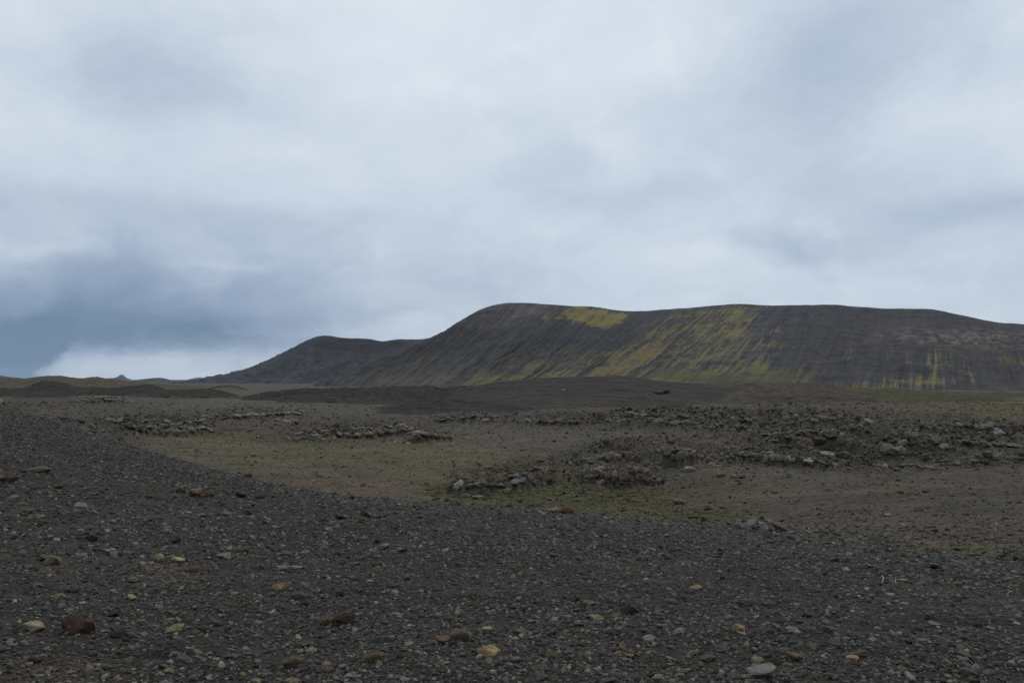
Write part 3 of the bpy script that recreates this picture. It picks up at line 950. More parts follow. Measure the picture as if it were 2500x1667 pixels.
hill('hill', [(1120, 950, 225), (1170, 940, 225), (1221, 932, 225), (1278, 926, 225), (1374, 921, 225), (1443, 919, 225), (1508, 917, 225), (1565, 923, 225), (1623, 931, 225), (1700, 938, 225), (1780, 946, 225), (1860, 956, 225)],
     [(x, d, -5.0) for x, d in ((1060, 170), (1120, 165), (1180, 160), (1250, 155), (1350, 150), (1430, 150), (1520, 150), (1600, 150), (1680, 155), (1760, 165), (1840, 170), (1930, 180))],
     110, M_LAVA, ns=900, nt=120, power=.72, rough=.5, rough_scale=.1, crest_noise=.35, paint=knoll_paint, seed=145)


def rise_paint(X, Y, s, t, x, y, z):
    c = np.tile(alb(66, 61, 54), X.shape + (1,))
    n = fbm(x * .06, y * .06, 5, 151, .6)
    n2 = fbm(x * .35, y * .25, 5, 153, .62)
    c = lay2(c, sstep(0, .5, n) * .7, (58, 56, 40))
    c = lay2(c, sstep(.1, .5, fbm(x * .05, y * .03, 5, 157)) * .7, (56, 49, 44))
    c = lay2(c, sstep(.1, .6, fbm(x * .045, y * .045, 4, 159)) * .6, (70, 58, 49))
    c = c * (1 + .8 * n2)[..., None]
    gr = blobs(X, Y, [(2280, 972, 150, 14, 1.1), (2440, 1002, 140, 18, 1.0), (2130, 952, 140, 9, 1.1), (1760, 940, 90, 5, .7), (2480, 980, 80, 12, .8)])
    c = lay2(c, sstep(.3, .9, gr + .5 * n + .4 * n2) * .8, (66, 68, 37))
    c = lay2(c, sstep(.5, 1.1, blobs(X, Y, [(2130, 944, 120, 7, 1.1)]) + .5 * n2) * .8, (88, 82, 50))
    c = lay2(c, sstep(.3, .8, blobs(X, Y, [(2460, 950, 90, 16, 1.0), (2330, 975, 120, 4, .8)]) + .4 * n) * .7, (58, 46, 40))
    return c


RX = [1600, 1700, 1780, 1900, 2010, 2100, 2200, 2300, 2400, 2500, 2700, 3000]
hill('hill', list(zip(RX, (956, 941, 938, 938, 941, 947, 953, 961, 970, 980, 985, 985), (240, 245, 250, 255, 260, 265, 270, 270, 265, 260, 260, 260))),
     [(x, d, -4.6) for x, d in zip([1620, 1700, 1790, 1900, 2020, 2120, 2230, 2340, 2440, 2540, 2760, 3080], (200, 190, 165, 155, 150, 150, 150, 150, 145, 140, 140, 140))],
     120, M_LAVA, ns=1000, nt=170, power=.8, rough=1.1, rough_scale=.11, crest_noise=.8, paint=rise_paint, seed=165)



# ------------------------------------------------------------------ rocks
def ico(sub):
    bm = bmesh.new()
    bmesh.ops.create_icosphere(bm, subdivisions=sub, radius=1.0)
    v = np.array([q.co for q in bm.verts])
    f = np.array([[q.index for q in p.verts] for p in bm.faces])
    bm.free()
    return v / np.linalg.norm(v, axis=1)[:, None], f


ICO = {s: ico(s) for s in (1, 2, 3, 4, 5)}


def rock_shape(seed, sub, planes=13, sharp=14.0, rough=.06, layered=0.0):
    """chipped block: a sphere cut by random planes, then roughened"""
    g = np.random.default_rng(seed)
    V, Fc = ICO[sub]
    N = g.normal(size=(planes, 3))
    N /= np.linalg.norm(N, axis=1)[:, None]
    h = g.uniform(.62, 1.0, planes)
    d = np.maximum(V @ N.T, 1e-3) / h
    r = 1.0 / (np.sum(d ** sharp, 1) ** (1 / sharp))
    r = np.minimum(r, 1.35)
    P = V * r[:, None]
    o = g.uniform(0, 50)
    if sub >= 3:
        x, y, z = P.T
        for s, a in ((2.1, 1.0), (5.0, .5), (11.0, .28)):
            n = pnoise(x * s + z * s * .7 + o, y * s - z * s * .6, seed) + pnoise(y * s + o, z * s - x * s * .4, seed + 3)
            P = P + V * (rough * a * n)[:, None]
        if layered:
            P = P * (1 + layered * pnoise(P[:, 2] * 6 + .8 * pnoise(P[:, 0] * 2, P[:, 1] * 2, seed), P[:, 0] * 0 + o, seed))[:, None]
    else:
        P = P * (1 + g.normal(0, .09, len(P)))[:, None]
    P -= (P.max(0) + P.min(0)) / 2
    P /= (P.max(0) - P.min(0)).max(0)[None] / 2 if False else ((P.max(0) - P.min(0)) / 2)[None]
    return P, Fc


ROCKS = []
for i in range(26):
    P, Fc = rock_shape(900 + i, 4, planes=9 + i % 6, sharp=22 + (i % 4) * 6, rough=.035 + .012 * (i % 4))
    ROCKS.append(np_mesh('stone', P, Fc))
CRAGS = []
for i in range(18):
    P, Fc = rock_shape(1300 + i, 4, planes=8 + i % 6, sharp=30, rough=.14, layered=.09)
    CRAGS.append(np_mesh('rock_block', P, Fc))
for me in ROCKS:
    me.materials.append(M_STONE)
for me in CRAGS:
    me.materials.append(M_CRAG)

TONE = dict(grey=(74, 74, 71), dark=(40, 40, 39), pale=(106, 104, 99), white=(150, 149, 144), tan=(112, 103, 77), cream=(140, 130, 98),
            ochre=(128, 109, 74), golden=(136, 115, 80), brown=(58, 44, 34), reddish=(70, 55, 47), rust=(70, 53, 40), orange=(100, 79, 55),
            pinkish=(96, 84, 76), olive=(80, 76, 53), black=(18, 18, 18))
STONES = []          # (object, x, y, label, short)


def set_rock(o, hit, wpx, hpx, tone, rng, tilt=.25, sink=.36, deep=None, jitter=.1):
    x, y, z = hit
    d = y
    wm = max(wpx * d / F, .01)
    dep = wm * (deep if deep else rng.uniform(.65, .95))
    sp = min(.6, max(0.02, (EYE - z) / d))
    hm = max(hpx * d / F - dep * sp * .7, .38 * wm if hpx > .4 * wpx else .22 * wm)
    hm = min(hm, wm * 1.3)
    o.scale = (wm * .52, dep * .52, hm * .5 / (1 - sink * .5))
    r = math.hypot(x, y)
    cx, cy = x + x / r * dep * .42, y + y / r * dep * .42
    cz = float(ground_h(cx, cy))
    o.location = (cx, cy, cz + hm * .5 * (1 - sink * 1.1))
    o.rotation_euler = (rng.uniform(-tilt, tilt), rng.uniform(-tilt, tilt), rng.uniform(-.5, .5))
    k = 1 + rng.uniform(-jitter, jitter)
    a = alb(*TONE[tone]) if isinstance(tone, str) else alb(*tone)
    a = a * .82 + a.mean() * .18
    o.color = (*(a * k), 1)


# the stones of the foreground, read off the photograph in four tiles:
# tile x0; (x, y, width, height) in the tile's own pixels (2123 to 700), tone, [label, short name]
TILES = [
    (0, [
        (570, 1135, 225, 150, 'brown', 'large rounded dark brown rock, biggest stone on the gravel', 'the big brown rock'),
        (250, 1145, 145, 95, 'cream', 'angular cream block just left of the large brown rock', 'the angular cream block'),
        (385, 655, 110, 85, 'tan', 'mustard tan boulder leaning against a grey stone', 'the mustard tan boulder'),
        (310, 640, 80, 50, 'grey', 'grey stone touching the left side of the mustard tan boulder', None),
        (1180, 635, 75, 65, 'cream', 'round pale cream stone, left of a pair above an ochre patch', 'the round cream stone'),
        (1325, 655, 85, 55, 'cream', 'oval pitted cream stone, right of a pair above an ochre patch', 'the oval cream stone'),
        (976, 930, 62, 50, 'cream', 'small square cream stone alone on dark gravel', 'the square cream stone'),
        (520, 865, 140, 70, 'grey', 'flat dark grey slab behind the pitted tan stone', 'the flat dark slab'),
        (435, 935, 90, 75, 'tan', 'upright pitted tan stone in front of a dark grey slab', 'the pitted tan stone'),
        (1295, 1170, 130, 70, 'tan', 'low olive tan stone right of the large brown rock', 'the low olive tan stone'),
        (1525, 1165, 100, 55, 'reddish', 'reddish brown stone among small dark grey ones', 'the reddish brown stone'),
        (1440, 1180, 55, 40, 'grey', None, None), (1600, 1120, 80, 60, 'grey', None, None), (1680, 1165, 60, 50, 'grey', None, None),
        (880, 1215, 110, 50, 'dark', 'low nearly black stone in front of the big brown rock', 'the low nearly black stone'),
        (975, 1212, 80, 55, 'grey', None, None), (1240, 1475, 90, 60, 'tan', 'pale tan stone near the bottom edge with a flat top', 'the flat topped tan stone'),
        (990, 1470, 40, 30, 'cream', None, None), (600, 250, 100, 40, 'pale', 'long pale grey stone lying flat on the left slope', 'the long pale stone'),
        (205, 298, 80, 40, 'tan', None, None), (340, 375, 70, 40, 'olive', 'mossy olive stone beside a brown one on the left slope', 'the mossy olive stone'),
        (295, 390, 60, 45, 'brown', 'small brown stone touching the mossy olive stone', None), (1675, 305, 75, 55, 'pale', 'pale grey peaked stone standing in dark gravel', 'the pale peaked stone'),
        (680, 490, 75, 60, 'dark', 'dark blue grey stone on the left slope', 'the dark blue grey stone'), (1920, 705, 70, 50, 'grey', None, None), (2085, 715, 85, 45, 'pale', None, None),
        (2065, 855, 112, 48, 'ochre', 'bright ochre yellow flat stone, brightest of the left half', 'the bright ochre stone'),
        (1165, 183, 140, 45, 'brown', 'lens shaped dark brown stone left of an orange clump', 'the lens shaped stone'),
        (1440, 155, 105, 72, 'orange', 'crumbling orange rock, largest of the orange clump', 'the crumbling orange rock'),
        (1550, 165, 80, 55, 'orange', 'smaller orange rock on the right end of the orange clump', None),
        (1340, 140, 62, 46, 'rust', 'rust brown rock on the left end of the orange clump', None),
        (1310, 185, 45, 30, 'olive', None, None), (1785, 170, 75, 50, 'brown', 'brown crumbly rock left of a flat rusty one near the bank edge', None),
        (1910, 185, 100, 36, 'rust', 'flat rusty rock near the edge of the gravel bank', 'the flat rusty rock'),
        (420, 110, 80, 40, 'reddish', 'low reddish brown rock on the left slope', 'the low reddish rock'),
        (45, 60, 130, 60, 'brown', 'dark brown rock cut by the left edge of the picture', 'the dark rock at the edge'),
        (285, -15, 150, 50, 'pinkish', 'long pinkish tan rock slanting down the left slope', 'the long pinkish rock'),
        (25, 590, 62, 26, 'ochre', 'flat ochre stone at the left edge of the picture', 'the flat ochre stone'),
        (80, 1260, 70, 36, 'tan', None, None), (970, 610, 60, 40, 'pale', None, None), (1660, 625, 105, 58, 'pale', 'whitish grey pair of fused stones right of the oval cream stone', 'the whitish fused stones'),
        (135, 745, 55, 40, 'grey', None, None), (980, 810, 85, 38, 'pinkish', None, None), (365, 490, 50, 35, 'pale', None, None),
        (835, 1060, 80, 45, 'dark', None, None), (1280, 1050, 72, 45, 'olive', None, None), (1250, 1102, 80, 26, 'pale', None, None), (650, 420, 80, 42, 'grey', None, None),
        (1240, 445, 82, 36, 'pale', None, None), (1840, 1350, 62, 30, 'pinkish', None, None), (1745, 1362, 62, 36, 'pale', None, None), (1690, 1372, 50, 30, 'pinkish', None, None),
        (930, 435, 60, 30, 'pale', None, None), (1490, 325, 60, 26, 'pale', None, None), (1830, 300, 70, 44, 'grey', None, None), (700, 300, 60, 34, 'pale', None, None),
        (1880, 500, 40, 26, 'pale', None, None), (1430, 495, 40, 30, 'pale', None, None), (710, 165, 60, 30, 'olive', None, None), (1000, 265, 60, 20, 'pale', None, None),
        (2010, 905, 60, 40, 'grey', None, None), (1620, 905, 40, 34, 'pale', None, None), (1735, 905, 50, 28, 'cream', None, None), (310, 1015, 80, 40, 'grey', None, None),
        (355, 985, 30, 34, 'cream', None, None), (455, 1195, 50, 36, 'grey', None, None), (575, 1212, 42, 26, 'pale', None, None), (1360, 1390, 120, 60, 'grey', None, None),
        (850, 945, 60, 34, 'olive', None, None), (1300, 520, 70, 40, 'dark', None, None), (100, 455, 46, 26, 'pale', None, None),
    ]),
    (600, [
        (1000, 555, 112, 46, 'pale', 'wide pale grey stone with a low pointed top', 'the wide pale stone'),
        (405, 925, 135, 60, 'grey', 'smooth grey slab in front of the bright ochre stone', 'the smooth grey slab'),
        (455, 1280, 115, 55, 'olive', 'mustard stone stacked just behind a flat tan one', 'the mustard stone'), (470, 1335, 105, 38, 'tan', 'flat tan stone just in front of the mustard stone', None),
        (730, 1080, 150, 110, 'reddish', 'ridged reddish brown rock beside a dry grass tuft', 'the ridged reddish rock'),
        (650, 1120, 62, 50, 'olive', 'small olive grey stone touching the ridged reddish rock', None),
        (1795, 1330, 165, 100, 'golden', 'large golden yellow rock near the bottom, brightest of all', 'the golden rock'),
        (1800, 1402, 72, 52, 'tan', 'dull tan stone under the front of the golden rock', None),
        (1785, 1165, 85, 45, 'cream', 'pale ochre wedge behind the golden rock', 'the pale ochre wedge'),
        (1450, 1250, 110, 55, 'orange', 'orange tan rock under a dry grass tuft', 'the orange tan rock'), (1380, 1270, 60, 36, 'grey', None, None),
        (1640, 910, 120, 45, 'rust', 'flat rust brown stone with a pale green one at its left', 'the flat rust brown stone'), (1570, 915, 32, 32, 'olive', 'tiny pale green stone touching the flat rust brown stone', None),
        (700, 330, 88, 56, 'rust', 'dark rust rock, left of a pair near the bank edge', 'the dark rust rock'), (890, 310, 90, 70, 'brown', 'dark brown knobbly rock, right of a pair near the bank edge', 'the knobbly brown rock'),
        (870, 350, 60, 34, 'olive', None, None), (1000, 335, 85, 26, 'dark', 'flat black stone right of the knobbly brown rock', None), (950, 325, 40, 30, 'pale', None, None),
        (850, 207, 100, 30, 'reddish', 'low reddish tan rock right on the edge of the bank', 'the low rock on the bank edge'), (790, 195, 26, 28, 'dark', None, None), (570, 355, 50, 30, 'rust', None, None),
        (270, 710, 82, 40, 'pale', None, None), (380, 712, 90, 20, 'pale', None, None), (100, 705, 70, 50, 'grey', None, None), (440, 605, 62, 26, 'pale', None, None), (305, 610, 90, 46, 'grey', None, None),
        (860, 495, 90, 45, 'pinkish', 'pale pinkish stone behind the wide pale stone', None), (980, 680, 80, 45, 'olive', 'tan olive stone in front of the wide pale stone', None), (705, 712, 50, 26, 'olive', None, None), (680, 610, 46, 36, 'dark', None, None),
        (1150, 555, 64, 32, 'grey', None, None), (1000, 1240, 90, 65, 'grey', 'blunt dark grey stone behind a dry grass tuft', None), (590, 1430, 72, 50, 'tan', None, None), (1590, 1285, 50, 46, 'pale', None, None),
        (1990, 1240, 62, 30, 'cream', None, None), (2050, 1195, 110, 45, 'pale', None, None), (80, 1550, 90, 50, 'tan', None, None), (340, 1560, 100, 44, 'tan', None, None), (1480, 1415, 52, 34, 'tan', None, None),
        (1570, 240, 46, 26, 'black', 'small black lump on the edge of the gravel bank', None), (700, 905, 62, 50, 'dark', None, None), (1850, 1000, 72, 42, 'grey', None, None), (1970, 1000, 52, 30, 'grey', None, None),
        (440, 975, 52, 40, 'dark', None, None), (600, 420, 60, 24, 'pale', None, None), (40, 1340, 60, 40, 'grey', None, None), (1100, 1300, 60, 34, 'grey', None, None), (1030, 1320, 70, 44, 'grey', None, None),
        (1640, 490, 40, 30, 'pale', None, None), (1830, 1035, 44, 26, 'pale', None, None), (1280, 335, 60, 26, 'pale', None, None), (640, 1180, 60, 30, 'grey', None, None), (550, 1225, 60, 34, 'rust', None, None), (520, 1260, 46, 40, 'grey', None, None),
        (780, 1370, 60, 22, 'tan', None, None), (890, 1450, 60, 40, 'rust', None, None), (1110, 1055, 60, 22, 'pale', None, None), (400, 340, 44, 26, 'pale', None, None), (1320, 530, 40, 24, 'pale', None, None),
    ]),
    (1200, [
        (470, 1090, 54, 46, 'white', 'small smooth white stone, whitest on the gravel', 'the white stone'), (562, 1075, 80, 26, 'pale', None, None),
        (1830, 1160, 92, 80, 'ochre', 'egg shaped ochre stone alone at the right', 'the egg shaped ochre stone'),
        (1020, 1010, 132, 95, (66, 62, 56), 'rough grey brown boulder flecked with pale lichen', 'the lichen flecked boulder'), (1340, 965, 66, 56, 'pinkish', 'pinkish brown blunt stone right of the lichen flecked boulder', None),
        (920, 1075, 72, 46, 'orange', 'brown orange stone in front of the lichen flecked boulder', None), (1025, 1365, 76, 60, 'tan', 'cube shaped tan stone on top of a flatter one', 'the tan cube'), (1000, 1395, 80, 30, 'pale', None, None),
        (1170, 1250, 108, 46, 'pale', 'long pale grey wedge behind the tan cube', 'the long pale wedge'), (1390, 1190, 100, 46, 'pale', 'pale grey sloping stone left of the egg shaped ochre stone', None), (460, 1355, 110, 60, 'olive', 'olive tan flat stone at the bottom middle', 'the olive tan flat stone'),
        (620, 1430, 80, 70, 'olive', None, None), (1600, 1390, 120, 60, 'olive', 'dull olive grey block at the bottom right', 'the dull olive block'), (1420, 1490, 72, 50, 'olive', None, None), (1240, 1530, 92, 70, 'tan', None, None), (1330, 1395, 90, 30, 'tan', None, None),
        (1510, 865, 92, 30, 'ochre', 'thin ochre stone lying flat in the middle distance of the gravel', 'the thin ochre stone'), (720, 975, 92, 34, 'orange', 'flat orange brown stone left of the lichen flecked boulder', None), (770, 1080, 112, 46, 'tan', None, None),
        (960, 862, 60, 26, 'pale', None, None), (1145, 800, 46, 26, 'white', None, None), (370, 1540, 120, 50, 'grey', None, None), (850, 1550, 130, 54, 'grey', None, None), (220, 1195, 110, 46, 'pinkish', None, None), (975, 1285, 60, 46, 'tan', None, None), (710, 1350, 56, 50, 'tan', None, None),
        (1710, 790, 50, 30, 'dark', None, None), (1690, 580, 32, 30, 'black', None, None), (1530, 570, 46, 26, 'pale', None, None), (890, 1195, 100, 40, 'dark', None, None),
        (555, 285, 100, 60, 'rust', 'rust brown lump at the edge where gravel meets moss', 'the rust lump at the moss'), (450, 285, 90, 40, 'pinkish', 'tan stone between the moss and the rust brown lump', None), (360, 300, 40, 26, 'pale', None, None),
        (1330, 880, 70, 20, 'pale', None, None), (1760, 1080, 52, 38, 'pale', None, None), (1700, 1110, 50, 28, 'pale', None, None), (1500, 1120, 50, 24, 'pale', None, None), (580, 1140, 50, 26, 'grey', None, None), (1170, 640, 40, 26, 'pinkish', None, None),
        (1880, 960, 80, 50, 'grey', None, None), (1240, 1060, 80, 34, 'grey', None, None), (540, 960, 50, 30, 'grey', None, None), (160, 1000, 60, 34, 'grey', None, None), (500, 1080, 40, 26, 'grey', None, None), (860, 605, 46, 22, 'pinkish', None, None), (1160, 480, 40, 18, 'pale', None, None),
        (1480, 1350, 110, 34, 'tan', None, None), (1700, 1310, 110, 70, 'grey', None, None), (900, 1500, 100, 60, 'grey', None, None), (1140, 1180, 60, 40, 'grey', None, None), (1120, 745, 30, 22, 'white', None, None), (1620, 870, 60, 26, 'grey', None, None),
        (830, 680, 46, 20, 'pale', None, None), (450, 700, 50, 24, 'pale', None, None), (450, 620, 70, 40, 'grey', None, None), (240, 590, 40, 26, 'pale', None, None),
    ]),
    (1800, [
        (1470, 705, 78, 46, 'black', 'lone jet black stone on the right side of the gravel', 'the jet black stone'), (180, 1475, 205, 112, (112, 110, 104), 'broad whitish boulder mottled with ochre at the bottom right', 'the mottled whitish boulder'),
        (430, 1370, 112, 86, (92, 78, 62), 'brown tan boulder with a rusty hollow near the mottled whitish boulder', 'the hollowed brown boulder'), (300, 1410, 90, 60, 'reddish', 'reddish stone left of the hollowed brown boulder', None), (150, 1392, 84, 50, 'tan', 'tan stone resting behind the mottled whitish boulder', None),
        (855, 1380, 98, 56, (140, 112, 88), 'pinkish tan split stone at the bottom right', 'the pinkish split stone'), (635, 1372, 32, 36, 'white', 'tiny bright white stone between two brown boulders', None), (780, 985, 72, 46, 'grey', None, None),
        (1230, 805, 85, 26, 'tan', 'thin tan stone above the bleached twig', 'the thin tan stone'), (1135, 910, 46, 32, 'white', 'small white stone below the bleached twig', 'the small white stone'), (985, 708, 42, 22, 'dark', None, None), (700, 1175, 100, 46, 'grey', None, None),
        (805, 1240, 60, 32, 'pale', None, None), (1000, 1248, 62, 32, 'pale', None, None), (1105, 1235, 60, 44, 'grey', None, None), (1240, 1245, 56, 40, 'grey', None, None), (1380, 1250, 90, 36, 'pale', 'flat pale stone, right end of a row of five', 'the flat pale stone'),
        (1460, 1135, 92, 40, 'pale', 'pale whitish stone behind the flat pale stone', None), (1480, 1190, 72, 40, 'pinkish', None, None), (1420, 1065, 62, 60, 'grey', None, None), (940, 1110, 62, 40, 'grey', None, None), (410, 1165, 100, 32, 'pale', None, None),
        (560, 1290, 90, 60, 'tan', None, None), (1670, 1360, 112, 60, 'grey', None, None), (1720, 1490, 122, 60, 'grey', None, None), (680, 1510, 82, 60, 'pinkish', None, None), (935, 1520, 42, 30, 'pale', None, None), (520, 1065, 72, 42, 'olive', None, None),
        (210, 980, 52, 36, 'grey', None, None), (80, 970, 90, 50, 'grey', None, None), (2005, 1005, 62, 34, 'pale', None, None), (440, 988, 52, 26, 'pale', None, None), (1090, 555, 70, 20, 'black', 'thin black stone at the right end of the bank edge', None), (1880, 750, 60, 30, 'pale', None, None),
        (570, 815, 40, 24, 'pale', None, None), (285, 640, 40, 20, 'pale', None, None), (425, 800, 50, 30, 'pinkish', None, None), (1330, 1160, 60, 40, 'grey', None, None), (1670, 1175, 50, 34, 'pale', None, None), (1880, 1170, 60, 22, 'pale', None, None),
        (755, 930, 30, 24, 'white', None, None), (820, 915, 40, 26, 'pale', None, None), (1240, 975, 60, 22, 'pale', None, None), (1140, 1020, 50, 30, 'grey', None, None), (330, 1505, 60, 28, 'pale', None, None), (480, 1450, 30, 22, 'pale', None, None), (730, 1285, 70, 46, 'grey', None, None),
        (1650, 1300, 70, 30, 'pinkish', None, None), (1860, 1100, 70, 40, 'grey', None, None), (2040, 1100, 70, 46, 'grey', None, None), (100, 1555, 80, 40, 'tan', None, None), (1500, 1555, 80, 36, 'grey', None, None), (1920, 1420, 80, 46, 'grey', None, None),
    ]),
]
rr_ = random.Random(5)
SLIST = []
for x0, rows in TILES:
    for (zx, zy, ww, hh, tone, lab, short) in rows:
        SLIST.append((x0 + zx * .3297, 1150 + (zy + hh * .5) * .3297, ww * .3297, hh * .3297, tone, lab, short))
# more of the bigger grey stones of the gravel, where the list leaves room
tries = 0
while len(SLIST) < 300 and tries < 6000:
    tries += 1
    X = rr_.uniform(5, 2495)
    yc = np.interp(X, [0, 430, 850, 1300, 1700, 2500], [1000, 1125, 1225, 1255, 1290, 1355])
    Y = yc + (1660 - yc) * rr_.random() ** .8
    wpx = rr_.uniform(10, 17) + (Y - yc) * .026 * rr_.random()
    if any(abs(s[0] - X) < (s[2] + wpx) * .75 and abs(s[1] - Y) < (s[3] + wpx * .5) * 1.0 for s in SLIST):
        continue
    tone = rr_.choices(['grey', 'pale', 'dark', 'pinkish', 'tan', 'olive'], [5, 4, 2, 1, .8, .5])[0]
    SLIST.append((X, Y, wpx, wpx * rr_.uniform(.4, .75), tone, None, None))

marks = [(s[0], s[1], s[6]) for s in SLIST if s[6]]
used = set()
WORDS = dict(grey='grey', dark='dark', pale='pale grey', white='white', tan='tan', cream='cream', ochre='ochre', olive='olive', pinkish='pinkish', orange='orange', rust='rusty',
             brown='brown', reddish='reddish', black='black')


def auto_label(X, Y, wpx, hpx, tone):
    ms = sorted(marks, key=lambda m: (m[0] - X) ** 2 + 2.2 * (m[1] - Y) ** 2)
    size = 'tiny' if wpx < 15 else 'small' if wpx < 22 else 'mid sized' if wpx < 30 else 'large'
    shape = 'flat' if hpx < .42 * wpx else 'blunt' if hpx < .62 * wpx else 'upright'
    for near in range(6):
        mx_, my_, sh = ms[near]
        dx, dy = X - mx_, Y - my_
        if abs(dx) > 1.6 * abs(dy):
            where = 'right of' if dx > 0 else 'left of'
        else:
            side = '' if abs(dx) < .5 * abs(dy) else ('right of ' if dx > 0 else 'left of ')
            where = (side and side + 'and ') + ('in front of' if dy > 0 else 'behind')
        dist = math.hypot(dx, 1.5 * dy)
        how = 'close ' if dist < 60 else 'a little ' if dist < 150 else 'farther '
        lab = f"{size} {WORDS[tone]} {shape} stone {how}{where} {sh}"
        if lab not in used and len(lab.split()) <= 16:
            return lab
    mx_, my_, sh = ms[0]
    for o_ in ('second', 'third', 'fourth', 'fifth'):
        lab = f"{o_} {size} {WORDS[tone]} stone near {sh}"
        if lab not in used:
            return lab
    return lab


for i, (X, Y, wpx, hpx, tone, lab, short) in enumerate(SLIST):
    hit = ground_hit(X, Y)
    if hit is None or hit[1] > 60:
        continue
    o = bpy.data.objects.new('stone', ROCKS[i % len(ROCKS)])
    COL.objects.link(o)
    set_rock(o, hit, wpx * 1.04, hpx, tone, rr_)
    if lab is None:
        lab = auto_label(X, Y, wpx, hpx, tone)
    used.add(lab)
    tag(o, lab, 'stone', 'stones lying on the gravel bank')

